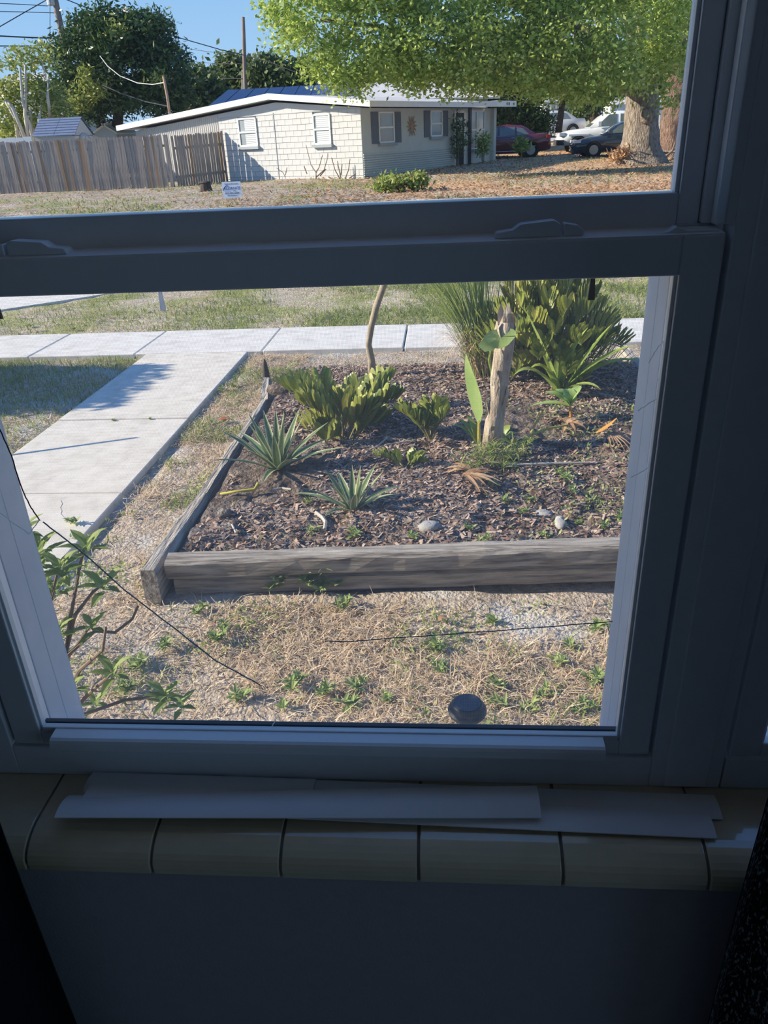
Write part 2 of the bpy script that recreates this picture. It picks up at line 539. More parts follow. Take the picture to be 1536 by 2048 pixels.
K['red_leaf'] = MAT('red_leaf', [(.45, .11, .06), (.52, .16, .09)], 20, rough=.7, transl=.2)
K['tall_grass'] = MAT('tall_grass', [(.26, .36, .08), (.40, .50, .14), (.52, .58, .22)], rough=.6, island=True, transl=.3)
K['stone'] = MAT('grey_stone', [(.33, .33, .33), (.46, .46, .45)], 12, rough=.9, bump=.5)
K['solar_black'] = MAT('black_plastic', [(.022, .024, .028), (.03, .032, .038)], 30, rough=.4, spec=.5)
K['solar_cell'] = MAT('solar_cell', [(.035, .045, .075), (.05, .06, .10)], 40, rough=.25, spec=.6)
K['shrub_leaf'] = MAT('shrub_leaf', [(.14, .22, .06), (.27, .37, .10), (.42, .49, .16)], rough=.5, island=True, transl=.35)
K['twig'] = MAT('twig', [(.20, .14, .10), (.32, .24, .17)], 20, rough=.9)
# far
K['block'] = MAT('painted_block', [(.545, .56, .575), (.59, .605, .62)], 2, rough=.9, bump=.2, bscale=30)
K['mortar'] = MAT('painted_joint', [(.51, .525, .535)], rough=.95)
K['siding'] = MAT('corrugated_siding', [(.60, .60, .59)], rough=.7)
K['front_paint'] = MAT('grey_front_paint', [(.55, .57, .55), (.60, .62, .60)], 3, rough=.9)
K['brick_gray'] = MAT('painted_brick_course', [(.50, .53, .52), (.56, .59, .57)], 6, rough=.9)
K['white'] = MAT('white_paint', [(.85, .85, .83), (.9, .9, .88)], 4, rough=.6)
K['roof_gray'] = MAT('grey_roof', [(.50, .50, .50), (.60, .60, .60)], 5, rough=.95, bump=.3)
K['shutter'] = MAT('slate_shutter', [(.13, .15, .19), (.16, .18, .22)], 8, rough=.6)
K['sill_far'] = MAT('slate_window_ledge', [(.34, .38, .42)], rough=.7)
K['pane_far'] = MAT('house_pane', [(.25, .29, .32), (.36, .40, .43)], 2, rough=.12, spec=.7)
K['blind'] = MAT('window_blind', [(.70, .72, .74)], rough=.7)
K['dark'] = MAT('dark_metal', [(.045, .045, .05)], rough=.6)
K['picket'] = MAT('grey_picket', [(.19, .16, .14), (.32, .28, .25), (.42, .37, .33)], 3, rough=.95, stretch=(8, 8, .7))
K['picket_b'] = MAT('brown_picket', [(.26, .17, .11), (.38, .27, .19)], 3, rough=.95, stretch=(8, 8, .7))
K['shingle_blue'] = MAT('blue_shingle', [(.13, .17, .27), (.17, .22, .33)], 10, rough=.55)
K['panel_blue'] = MAT('dark_blue_roof_panel', [(.085, .105, .20), (.11, .13, .24)], 3, rough=.35, spec=.5)
K['shed'] = MAT('shed_wall', [(.55, .53, .48)], rough=.8)
K['leaf_dark'] = MAT('mango_leaf', [(.020, .052, .014), (.045, .095, .022), (.09, .15, .035)], rough=.4, island=True, transl=.2, spec=.5)
K['leaf_light'] = MAT('yellow_green_leaf', [(.15, .22, .05), (.30, .36, .09), (.48, .48, .15)], rough=.5, island=True, transl=.3)
K['leaf_oak'] = MAT('oak_leaf', [(.17, .25, .04), (.32, .44, .08), (.46, .57, .13), (.60, .68, .24)], rough=.42, island=True, transl=.48, spec=.5)
K['leaf_back'] = MAT('background_leaf', [(.05, .085, .03), (.10, .15, .05), (.19, .24, .09)], rough=.6, island=True, transl=.3)
K['bark_oak'] = MAT('oak_bark', [(.12, .095, .075), (.30, .25, .21), (.44, .39, .34)], 5, rough=1, stretch=(3, 3, .9), bump=1, bscale=8, bdist=.12, detail=8)
K['bark_red'] = MAT('reddish_bark', [(.10, .062, .048), (.22, .15, .12), (.32, .24, .20)], 4, rough=1, stretch=(3, 3, .9), bump=1, bscale=8, bdist=.12)
K['bark_dark'] = MAT('dark_bark', [(.05, .042, .036), (.11, .09, .075)], 4, rough=1, stretch=(3, 3, .6))
K['branch_pale'] = MAT('pale_branch', [(.48, .44, .38), (.60, .56, .50)], 4, rough=.9)
K['pole'] = MAT('utility_pole_wood', [(.20, .15, .13), (.33, .27, .24)], 3, rough=.95, stretch=(6, 6, .5))
K['wire'] = MAT('wire', [(.05, .05, .06)], rough=.6)
K['rust'] = MAT('rusty_pipe', [(.34, .20, .13), (.46, .32, .24)], 8, rough=.8)
K['paint_red'] = MAT('maroon_paint', [(.12, .015, .022)], rough=.25, spec=.6, coat=.7)
K['paint_blue'] = MAT('navy_paint', [(.014, .022, .045)], rough=.22, spec=.6, coat=.8)
K['paint_white'] = MAT('white_car_paint', [(.80, .81, .82)], rough=.3, spec=.5, coat=.5)
K['paint_silver'] = MAT('silver_paint', [(.50, .51, .53)], rough=.3, spec=.5, coat=.5)
K['car_glass'] = MAT('car_glass', [(.10, .14, .15), (.16, .20, .21)], 2, rough=.06, spec=.8)
K['tyre'] = MAT('tyre', [(.018, .018, .02)], rough=.8)
K['rim'] = MAT('alloy_rim', [(.30, .31, .32)], rough=.4, metal=.6)
K['chrome'] = MAT('chrome_trim', [(.7, .7, .7)], rough=.2, metal=.9)
K['lamp_red'] = MAT('tail_light', [(.5, .02, .02)], rough=.25, spec=.6)
K['lamp_clear'] = MAT('headlight', [(.6, .63, .66)], rough=.15, spec=.7)
K['plastic_dark'] = MAT('dark_bumper', [(.05, .052, .056)], rough=.6)
K['sign_white'] = MAT('sign_board', [(.72, .78, .88)], rough=.6)
K['ink'] = MAT('navy_ink', [(.03, .07, .25)], rough=.6)
K['ink_dark'] = MAT('dark_ink', [(.02, .03, .08)], rough=.6)
K['bin_blue'] = MAT('blue_bin', [(.03, .14, .55)], rough=.5)
K['curtain_black'] = MAT('black_curtain', [(.010, .010, .014)], rough=.95)
K['curtain_tweed'] = MAT('tweed_curtain', [(.012, .013, .018), (.02, .022, .03), (.30, .32, .34)], 260, rough=.95, detail=1, stretch=(1, 1, .45), pos=[.45, .56, .66])

# ================================================================== THE ROOM
RX0, RX1, RYB, RZ0, RZ1 = -2.6, 3.0, -3.2, 0.18, 2.62
WY0, WY1 = 0.660, 0.885          # inner and outer face of the window wall
OX0, OX1, OZ0, OZ1 = -0.705, 1.345, 0.885, 2.30


def structure(name, mb, mat, label, cat, smooth=False, bevel=0):
    o = mb.build(name, mat, smooth=smooth, bevel=bevel)
    return tag(o, label, cat, kind='structure')


mb = MB()
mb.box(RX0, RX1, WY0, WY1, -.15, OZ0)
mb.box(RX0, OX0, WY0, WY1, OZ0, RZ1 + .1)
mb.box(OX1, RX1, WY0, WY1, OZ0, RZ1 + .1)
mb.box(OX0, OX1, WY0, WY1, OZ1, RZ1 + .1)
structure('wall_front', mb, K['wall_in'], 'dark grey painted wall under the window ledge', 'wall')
structure('wall_left', MB().box(RX0 - .2, RX0, RYB, WY1, -.15, RZ1 + .1), K['room'], 'painted room wall to the left of the window', 'wall')
BW = (-2.95, .05, .45, 2.38)      # unseen window added in the right wall as fill light for the room: y0, y1, z0, z1
mb = MB()
mb.box(RX1, RX1 + .2, RYB, BW[0], -.15, RZ1 + .1); mb.box(RX1, RX1 + .2, BW[1], WY1, -.15, RZ1 + .1)
mb.box(RX1, RX1 + .2, BW[0], BW[1], -.15, BW[2]); mb.box(RX1, RX1 + .2, BW[0], BW[1], BW[3], RZ1 + .1)
structure('wall_right', mb, K['room'], 'painted room wall to the right of the window', 'wall')
wb_ = thing('fill_window', 'unseen wide window added in the right wall for fill light', 'window', (RX1 + .1, -1.45, BW[2]), kind='structure')
mb = MB()
for (a_, b_, c_, d_) in ((BW[0], BW[0] + .06, BW[2], BW[3]), (BW[1] - .06, BW[1], BW[2], BW[3]), (-1.48, -1.42, BW[2], BW[3]), (BW[0], BW[1], BW[2], BW[2] + .06), (BW[0], BW[1], BW[3] - .06, BW[3])):
    mb.box(RX1 + .06, RX1 + .12, a_, b_, c_, d_)
mb.build('frame', K['vinyl'], wb_)
mb = MB(); mb.add([(RX1 + .09, BW[0] + .06, BW[2] + .06), (RX1 + .09, BW[1] - .06, BW[2] + .06), (RX1 + .09, BW[1] - .06, BW[3] - .06), (RX1 + .09, BW[0] + .06, BW[3] - .06)], [(0, 1, 2, 3)])
mb.build('glass_pane', K['glass_up'], wb_)
structure('wall_back', MB().box(RX0 - .2, RX1 + .2, RYB - .2, RYB, -.15, RZ1 + .1), K['room'], 'painted room wall behind the viewer', 'wall')
structure('floor', MB().box(RX0, RX1, RYB, WY0, RZ0 - .2, RZ0), K['room'], 'floor of the dark room', 'floor')
structure('ceiling', MB().box(RX0, RX1, RYB, WY0, RZ1, RZ1 + .1), K['room'], 'ceiling of the dark room', 'ceiling')
structure('roof', MB().box(RX0 - .3, RX1 + .5, RYB - .5, 1.22, RZ1 + .101, RZ1 + .24), K['roofing'], 'low roof of the house with eave above the window', 'roof')

# ------------------------------------------------------------------ window
F0, SA = 0.768, 0.770            # frame face, lower sash face
win = thing('window_1', 'white single hung window with a cracked lower pane', 'window', (-.17, .80, .9217), kind='structure')


def wbox(name, boxes, mat, parent, bevel=.0015, smooth=False):
    b = MB()
    for q in boxes: b.box(*q)
    return b.build(name, mat, parent, bevel=bevel)


LX0, LX1 = -.6045, .2665         # lower sash
GX0, GX1 = -.5635, .2274         # its glass
ZB = .9217
fr = wbox('frame', [(-.705, -.6105, F0, .80, ZB, 2.30), (-.6105, .2715, F0, .80, ZB, .9725), (-.6105, .2715, F0, .80, 2.25, 2.30)], K['vinyl'], win)
mull = wbox('mullion', [(.2715, .3640, F0, .80, ZB, 2.30)], K['vinyl'], win)
wbox('raised_fillet', [(.290, .3455, F0 - .004, F0, ZB + .004, 2.30)], K['vinyl'], mull, bevel=.002)
# outer frame beyond the panes
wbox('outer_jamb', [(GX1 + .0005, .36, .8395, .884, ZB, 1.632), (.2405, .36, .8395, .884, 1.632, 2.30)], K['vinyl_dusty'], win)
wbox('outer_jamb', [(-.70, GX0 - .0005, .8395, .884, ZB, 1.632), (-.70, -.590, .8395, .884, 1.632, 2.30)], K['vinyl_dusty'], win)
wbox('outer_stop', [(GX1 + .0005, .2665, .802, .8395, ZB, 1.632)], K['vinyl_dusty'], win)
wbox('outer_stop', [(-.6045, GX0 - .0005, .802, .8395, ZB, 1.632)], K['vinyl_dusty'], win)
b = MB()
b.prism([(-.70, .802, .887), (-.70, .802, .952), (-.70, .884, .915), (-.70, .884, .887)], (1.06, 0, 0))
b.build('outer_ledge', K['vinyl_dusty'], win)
# channel of the jamb beside the upper sash
wbox('jamb_track', [(.2595, .2715, .786, .80, 1.632, 2.25)], K['vinyl'], win)
wbox('jamb_track', [(.2510, .36, .8005, .8395, 1.632, 2.30)], K['vinyl'], win)
b = MB()
b.prism([(.2635, .7685, 1.634), (.2715, .7685, 1.634), (.2715, .7845, 1.634), (.2690, .7845, 1.634)], (0, 0, .616))
b.build('jamb_edge', K['vinyl'], win)
wbox('jamb_track', [(-.705, -.590, .8005, .8395, 1.632, 2.30)], K['vinyl'], win)

# lower sash
ls = wbox('lower_sash', [(LX0, GX0, SA, .800, .9765, 1.6255), (GX1, LX1, SA, .800, .9765, 1.6255),
                         (GX0, GX1, SA, .800, .9765, .9985), (GX0, GX1, SA, .800, 1.5885, 1.6255)], K['vinyl'], win, bevel=.002)
MB().prism([(LX0 + .001, SA + .001, 1.6250), (LX0 + .001, .801, 1.6250), (LX0 + .001, .801, 1.6300), (LX0 + .001, SA + .001, 1.6262)], (LX1 - LX0 - .002, 0, 0)).build('sloped_cap', K['rail_white'], ls)
wbox('glazing_bead', [(GX0, GX0 + .0035, .7745, .7835, .9985, 1.5885), (GX1 - .0035, GX1, .7745, .7835, .9985, 1.5885)], K['vinyl'], ls, bevel=.0008)
wbox('glazing_bead', [(GX0 + .0035, GX1 - .0035, .7745, .7835, .9985, 1.0035)], K['vinyl'], ls, bevel=.0008)
wbox('gasket', [(GX0, GX1, .7865, .7925, .9985, 1.004)], K['gasket'], ls, bevel=0)
b = MB()
b.add([(GX0, .785, .9985), (GX1, .785, .9985), (GX1, .785, 1.5885), (GX0, .785, 1.5885)], [(0, 1, 2, 3)])
b.build('glass_pane', K['glass'], ls)
# lift rail along the bottom (rounded ledge)
prof = [(SA, .9765), (SA, 1.0060), (.7530, 1.0050), (.7490, 1.0030), (.7465, .9990), (.7455, .9940), (.7462, .9890), (.7490, .9850), (.7550, .9820)]
b = MB()
b.prism([(-.5385, y, z) for y, z in prof], (.7435, 0, 0))
b.build('lift_rail', K['rail_white'], ls, smooth=False)
wbox('bead_strip', [(-.5585, .2240, SA, SA + .0045, .9985, 1.0075)], K['vinyl'], ls, bevel=.001)


def sash_lock(parent, x, y, z, sgn):
    b = MB()
    b.prism([(x - .043 * sgn, y, z), (x - .041 * sgn, y, z + .006), (x - .025 * sgn, y, z + .008), (x - .018 * sgn, y, z + .013), (x + .014 * sgn, y, z + .0155),
             (x + .020 * sgn, y, z + .012), (x + .020 * sgn, y, z)], (0, .018, 0))
    o = b.build('sash_lock', K['vinyl'], parent, bevel=.0015)
    b = MB()
    b.prism([(x + .0235 * sgn, y + .001, z), (x + .0235 * sgn, y + .001, z + .0125), (x + .037 * sgn, y + .001, z + .010), (x + .043 * sgn, y + .001, z + .005), (x + .043 * sgn, y + .001, z)], (0, .016, 0))
    b.build('lock_lever', K['vinyl'], parent, bevel=.0015)


sash_lock(ls, .0935, .779, 1.6270, 1)
sash_lock(ls, -.4220, .779, 1.6270, -1)
b = MB()
b.prism([(.195, .777, 1.6258), (.215, .777, 1.6285), (.222, .777, 1.633), (.232, .777, 1.629), (.262, .777, 1.6285), (.262, .777, 1.6258)], (0, .014, 0))
b.build('tilt_latch', K['vinyl'], ls, bevel=.001)


# cracks in the lower pane (thin tubes; the white ones have caught light put into their colour)
def crack(pts, r=.0007, mat='crack', name='crack'):
    q = [at(x, y, .7842) for x, y in pts]
    # a crack wanders a little
    p2 = []
    for i in range(len(q) - 1):
        for t in np.linspace(0, 1, 6)[:-1]:
            w = q[i] * (1 - t) + q[i + 1] * t
            p2.append(w + np.array([random.uniform(-1, 1) * .0005, 0, random.uniform(-1, 1) * .0005]))
    p2.append(q[-1])
    MB().tube(p2, r, 5).build(name, K[mat], ls)


crack([(-20, 830), (0, 858), (22, 910), (45, 980), (62, 1015), (79, 1040)], .0008, 'gasket')
crack([(85, 1043), (125, 1074), (165, 1105), (250, 1180), (340, 1250), (430, 1320), (475, 1345), (520, 1370)], .0009)
crack([(650, 1282), (700, 1283), (760, 1278), (900, 1268), (1080, 1255), (1225, 1243)], .0007)
crack([(0, 1026), (30, 1048), (58, 1068), (79, 1040)], .0006, 'glint_tab')
crack([(1327, 682), (1312, 700), (1297, 726)], .0006, 'glint_tab')
crack([(1331, 735), (1322, 745), (1316, 762)], .0006, 'glint_tab')
crack([(1317, 797), (1296, 808), (1276, 822)], .0007, 'glint_tab')
crack([(1303, 932), (1285, 943), (1262, 955)], .0006, 'glint_tab')
crack([(553, 1437), (545, 1450), (536, 1466)], .0006, 'glint_tab')

# upper sash
us = wbox('upper_sash', [(.2295, .2505, .808, .838, 1.630, 2.25), (-.5905, -.5655, .808, .838, 1.630, 2.25),
                         (-.5655, .2295, .808, .838, 1.596, 1.6605), (-.5655, .2295, .808, .838, 2.22, 2.25)], K['vinyl'], win, bevel=.002)
wbox('glazing_bead', [(.2255, .2295, .812, .822, 1.6605, 2.22)], K['vinyl'], us, bevel=.001)
b = MB()
b.add([(-.5655, .8235, 1.6605), (.2295, .8235, 1.6605), (.2295, .8235, 2.22), (-.5655, .8235, 2.22)], [(0, 1, 2, 3)])
b.build('glass_pane', K['glass_up'], us)

# insect screen outside the lower half
scr = thing('insect_screen', 'fine insect screen outside the lower window pane', 'screen', (-.17, .876, .945))
b = MB()
b.add([(-.562, .8762, .920), (.2262, .8762, .920), (.2262, .8762, 1.60), (-.562, .8762, 1.60)], [(0, 1, 2, 3)])
b.build('mesh', K['screen'], scr)
wbox('screen_frame', [(-.575, .2265, .8745, .8815, 1.60, 1.615)], K['vinyl_dusty'], scr, bevel=0)


def tab(x, z0, z1, mat, w=.003):
    b = MB()
    b.prism([(x - w * .5, .872, z1), (x + w * .5, .872, z1), (x + w * .55, .872, (z0 + z1) / 2), (x + w, .872, z0), (x - w, .872, z0), (x - w * .55, .872, (z0 + z1) / 2)], (0, .003, 0))
    b.build('pull_tab', K[mat], scr)


tab(.1655, 1.548, 1.600, 'black_tab', .0038)
tab(-.3245, 1.550, 1.600, 'glint_tab', .0030)
tab(-.5260, 1.546, 1.600, 'black_tab', .0050)

# second window to the right of the mullion
w2 = thing('window_2', 'neighbouring white window beyond the mullion at the right edge', 'window', (.80, .80, .9217), kind='structure')
X2 = .3640 + .0025
wbox('frame', [(X2, 1.345, F0, .80, ZB, .9725), (1.25, 1.345, F0, .80, .9725, 2.30), (X2, 1.25, F0, .80, 2.25, 2.30)], K['vinyl'], w2)
s2 = wbox('lower_sash', [(X2 + .0025, .4085, SA, .800, .9765, 1.6255), (1.205, 1.247, SA, .800, .9765, 1.6255),
                         (.4085, 1.205, SA, .800, .9765, .9985), (.4085, 1.205, SA, .800, 1.5885, 1.6255)], K['vinyl'], w2, bevel=.002)
wbox('glazing_bead', [(.4085, .4120, .7745, .7835, .9985, 1.5885)], K['vinyl'], s2, bevel=.0008)
b = MB(); b.add([(.4085, .785, .9985), (1.205, .785, .9985), (1.205, .785, 1.5885), (.4085, .785, 1.5885)], [(0, 1, 2, 3)])
b.build('glass_pane', K['glass'], s2)
b = MB(); b.prism([(.430, y, z) for y, z in prof], (.75, 0, 0)); b.build('lift_rail', K['vinyl'], s2)
u2 = wbox('upper_sash', [(X2 + .0025, .4105, .808, .838, 1.630, 2.25), (1.205, 1.247, .808, .838, 1.630, 2.25),
                         (.4105, 1.205, .808, .838, 1.596, 1.6605), (.4105, 1.205, .808, .838, 2.22, 2.25)], K['vinyl'], w2, bevel=.002)
b = MB(); b.add([(.4105, .8235, 1.6605), (1.205, .8235, 1.6605), (1.205, .8235, 2.22), (.4105, .8235, 2.22)], [(0, 1, 2, 3)])
b.build('glass_pane', K['glass_up'], u2)
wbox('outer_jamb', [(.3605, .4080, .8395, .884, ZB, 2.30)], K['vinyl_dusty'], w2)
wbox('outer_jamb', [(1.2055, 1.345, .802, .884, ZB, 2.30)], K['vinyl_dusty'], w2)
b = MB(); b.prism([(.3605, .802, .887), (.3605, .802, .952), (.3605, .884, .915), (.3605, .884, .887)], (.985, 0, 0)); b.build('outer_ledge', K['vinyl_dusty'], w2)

# ------------------------------------------------------------------ tiled ledge
sill = thing('trim_1', 'yellow glazed bullnose tile ledge below the window', 'ledge', (-.1, .72, .885), kind='structure')
tp = [(.7995, .8855), (.7995, .9212), (.695, .9212)]
for a in np.linspace(0, 1, 10)[1:]:
    w = a * math.pi * .56
    tp.append((.695 - .052 * math.sin(w), .8895 + .0317 * math.cos(w) if w < math.pi / 2 else .8895 - .012 * (w - math.pi / 2) / .2))
tp += [(.652, .8855)]
joints = [-.5476 - .1705 * k for k in range(1, 13)][::-1] + [-.5476, -.3793, -.2108, -.0353, .1431, .318] + [.318 + .1735 * k for k in range(1, 15)]
joints = [j for j in joints if -1.0 < j < 1.5]
for i in range(len(joints) - 1):
    x0, x1 = joints[i] + .0018, joints[i + 1] - .0018
    if x0 < OX0 - .05 or x1 > OX1 + .1: continue
    x0 = max(x0, OX0 + .001); x1 = min(x1, OX1 - .001)
    dz = random.uniform(-.0006, .0004)
    b = MB()
    b.prism([(x0, y, z + dz) for y, z in tp], (x1 - x0, 0, 0))
    b.build('ledge_tile', K['tile'], sill, smooth=False, bevel=.0015)
b = MB()
b.prism([(OX0 + .002, y + (.0035 if y < .70 else 0), z - (.003 if z > .9 else 0)) for y, z in tp], (OX1 - OX0 - .004, 0, 0))
b.build('grout', K['grout'], sill)


# ------------------------------------------------------------------ loose blind slats on the ledge
def slat(label, a, bb, width, sag, twist=0.0, lift=0.0):
    """curved vinyl vane from a to b (x,y,z of its centre line)"""
    a = np.array(a); bb = np.array(bb)
    t = unit(bb - a); sd = unit(np.cross(np.array([0, 0, 1.0]), t)); up = np.cross(t, sd)
    n, k = 14, 15
    V = []
    for i in range(n + 1):
        u = i / n
        p = a * (1 - u) + bb * u + up * lift * math.sin(math.pi * u)
        tw = twist * (u - .5)
        for layer in (0, 1):
            for j in range(k + 1):
                w = (j / k - .5)
                h = sag * (1 - 4 * w * w) + layer * .0014
                V.append(p + (sd * math.cos(tw) + up * math.sin(tw)) * w * width + up * h)
    r = 2 * (k + 1)
    Fq = []
    for i in range(n):
        for j in range(k):
            q = i * r + j
            Fq.append((q, q + r, q + r + 1, q + 1))
            q += k + 1
            Fq.append((q, q + 1, q + r + 1, q + r))
        for j0, j1 in ((0, k + 1), (2 * k + 1, k)):
            Fq.append((i * r + j0, i * r + j1, (i + 1) * r + j1, (i + 1) * r + j0))
    for i in (0, n):
        for j in range(k):
            q = i * r + j
            Fq.append((q, q + 1, q + k + 2, q + k + 1) if i == 0 else (q, q + k + 1, q + k + 2, q + 1))
    o = MB().add(V, Fq).build('blind_slat', K['slat'])
    return tag(o, label, 'blind slat', 'loose blind slats on the ledge')


slat('white vinyl blind slat lying flat at the back of the ledge against the window', (-.305, .7480, .9225), (.352, .7335, .9225), .040, .004)
slat('short dark-looking blind slat end at the back left of the ledge', (-.500, .7485, .9275), (-.180, .7440, .9275), .036, .004)
slat('long flat blind slat crossing the middle of the ledge to the right', (-.490, .7180, .9335), (.335, .7040, .9235), .042, .004)
slat('glossy curved blind slat lying in front on top of the others', (-.513, .6985, .9350), (.120, .7200, .9400), .046, .0055, twist=.35)


# ------------------------------------------------------------------ curtains
def curtain(name, label, x0, x1, y, z0, z1, mat, folds, amp, flare=0.0):
    xs = np.linspace(0, 1, 60); zs = np.linspace(0, 1, 24)
    X, Z = np.meshgrid(xs, zs)
    ph = X * folds * 2 * np.pi
    Yv = y + amp * np.sin(ph) + .006 * np.sin(7 * X + 5 * Z)
    Xv = x0 + (x1 - x0) * X + .008 * np.sin(ph * 1.0 + 1) + flare * (1 - Z) ** 2 * (1 if x1 < x0 else -1) * (1 - X)
    Xv += .006 * np.sin(9 * Z + 2) * (1 - X)
    Zv = z0 + (z1 - z0) * Z
    V0 = np.stack([Xv, Yv, Zv], -1).reshape(-1, 3)
    V1 = np.stack([Xv, Yv + .002, Zv], -1).reshape(-1, 3)
    nx = 60
    I, J = np.meshgrid(np.arange(nx - 1), np.arange(23))
    a = (J * nx + I).ravel()
    F0_ = np.stack([a, a + 1, a + nx + 1, a + nx], 1)
    n = len(V0)
    o = npmesh(name, np.concatenate([V0, V1]), np.concatenate([F0_, F0_[:, ::-1] + n]), mat, smooth=True)
    return tag(o, label, 'curtain')


curtain('curtain', 'plain black curtain hanging at the lower left beside the ledge', -.520, -.92, .585, .20, 2.45, K['curtain_black'], 3.5, .022)
curtain('curtain', 'black and white flecked tweed curtain hanging at the lower right', .336, .86, .590, .20, 2.45, K['curtain_tweed'], 4.5, .024, flare=.012)

# ================================================================== OUTSIDE: GROUND
PX0, PX1 = -2.725, -1.772        # concrete path
SY0, SY1 = 6.735, 7.655          # public sidewalk
BX0, BX1, BY0, BY1 = -1.16, 1.43, 2.71, 6.05   # soil of the raised bed


def lawn_z(x, y):
    z = (fnoise(x * 2.2, y * 2.2, 3) - .47) * .05 + (fnoise(x * 9, y * 9, 5) - .47) * .025
    # lower under the slabs
    inp = (x > PX0 - .10) & (x < PX1 + .10) & (y < SY1 + .08)
    ins = (y > SY0 - .08) & (y < SY1 + .08)
    z = np.where(inp | ins, np.minimum(z, 0) - .012, z)
    bed = (x > BX0) & (x < BX1) & (y > BY0) & (y < 5.6)
    return np.where(bed, -.05, z - .004) + hz(x, y)


o = grid_mesh('ground_lawn', np.linspace(-14, 9, 330), np.linspace(.885, 7.7, 200), lawn_z, K['lawn'])
tag(o, 'patchy dry lawn with bare sandy spots outside the window', 'lawn', kind='structure')
o = grid_mesh('ground_verge', np.linspace(-14, 14, 260), np.linspace(7.6, 10.45, 60), lambda x, y: lawn_z(x, y), K['verge'])
tag(o, 'thin grass verge between sidewalk and street', 'lawn', kind='structure')
o = grid_mesh('road', np.linspace(-60, 60, 40), np.linspace(10.3, 20.9, 14), lambda x, y: hz(x, y) - .03, K['asphalt'])
tag(o, 'pale asphalt street hidden mostly by the window rail', 'road', kind='structure')
YYS = np.concatenate([np.linspace(20.8, 50, 160), np.linspace(50.5, 140, 40)])


def yard_z(x, y):
    return hz(x, y) + (fnoise(x * .8, y * .8, 9) - .47) * .10 * np.clip((y - 20.8) / 2, .2, 1)


o = grid_mesh('ground_yard', np.linspace(-1.5, 70, 150), YYS, yard_z, K['yard'])
tag(o, 'orange brown leaf strewn yard in front of the oak across the street', 'lawn', kind='structure')
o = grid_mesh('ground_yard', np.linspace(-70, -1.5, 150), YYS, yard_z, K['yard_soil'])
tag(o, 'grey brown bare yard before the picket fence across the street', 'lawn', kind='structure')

# slabs: path to the house and public sidewalk
pr = thing('concrete_path', 'pale concrete walkway leading from the house to the sidewalk', 'path', (-2.25, 4, 0))
ys = [.90, 2.43, 3.68, 4.915, 6.725]
for i in range(4):
    g = .006
    b = MB(); b.box(PX0 - .01 * (i == 1), PX1, ys[i] + g, ys[i + 1] - g, -.08, .022 + .003 * (i % 2))
    b.build('slab', K['concrete'], pr, bevel=.008)
# hairline crack with weeds on one slab
sr = thing('sidewalk', 'grey public sidewalk running parallel to the window', 'sidewalk', (0, 7.2, 0))
xj = [-13.1, -10.2, -7.5, -5.0, -3.87, -2.845, -1.645, -.35, .92, 2.2, 3.5, 4.8, 6.1, 7.4, 8.8]
for i in range(len(xj) - 1):
    b = MB(); b.box(xj[i] + .007, xj[i + 1] - .007, SY0, SY1, -.08, .024 + random.uniform(-.003, .003))
    b.build('slab', K['sidewalk'], sr, bevel=.008)
b = MB(); b.prism([(-16, 7.665, .012), (-5.9, 7.665, .012), (-5.6, 9.0, .012), (-4.65, 9.85, .012), (-4.2, 10.4, .0), (-16, 10.4, .0)], (0, 0, -.07))
o = b.build('driveway_apron', K['sidewalk']); tag(o, 'concrete driveway apron meeting the street at the left', 'driveway', kind='structure')
pc = MB()
pts = [gz(x_, y_, .0248) for x_, y_ in ((122, 1001), (125, 1008), (121, 1015), (124, 1022), (122, 1028), (130, 1036), (135, 1043), (142, 1047))]
pc.tube(pts, .0016, 5)
pc.build('slab_crack', K['grout'], pr)


# ------------------------------------------------------------------ raised bed
def yfront(x):
    return 2.735 + .0659 * (x + 1.155)


def soil_z(x, y):
    base = .105 + .035 * np.sin((x + 1.2) * 1.1) + .02 * np.clip((y - 3) / 2, -1, 1)
    z = base + (fnoise(x * 3.1, y * 3.1, 21) - .47) * .10 + (fnoise(x * 10, y * 10, 25) - .47) * .075 + (vnoise(x * 34, y * 34, 27) - .5) * .012
    ed = np.minimum(np.minimum(x - BX0, BX1 - x), y - yfront(x))
    z = np.where(ed < .18, z * .55 + .065, z)
    z = np.where(ed < .0, -.12, z)
    back = np.clip((BY1 + .25 - y) / .7, 0, 1)
    return np.where(ed < 0, -.12, np.minimum(z, .165) * back - .02 * (1 - back))


o = grid_mesh('bed_soil', np.linspace(BX0, BX1, 190), np.linspace(BY0, BY1 + .3, 230), soil_z, K['soil'])
tag(o, 'dark lumpy mulched soil filling the raised timber bed', 'soil', kind='structure')
bed = thing('raised_bed', 'raised garden bed edged with weathered grey landscape timbers', 'garden bed', (0, 2.66, 0))


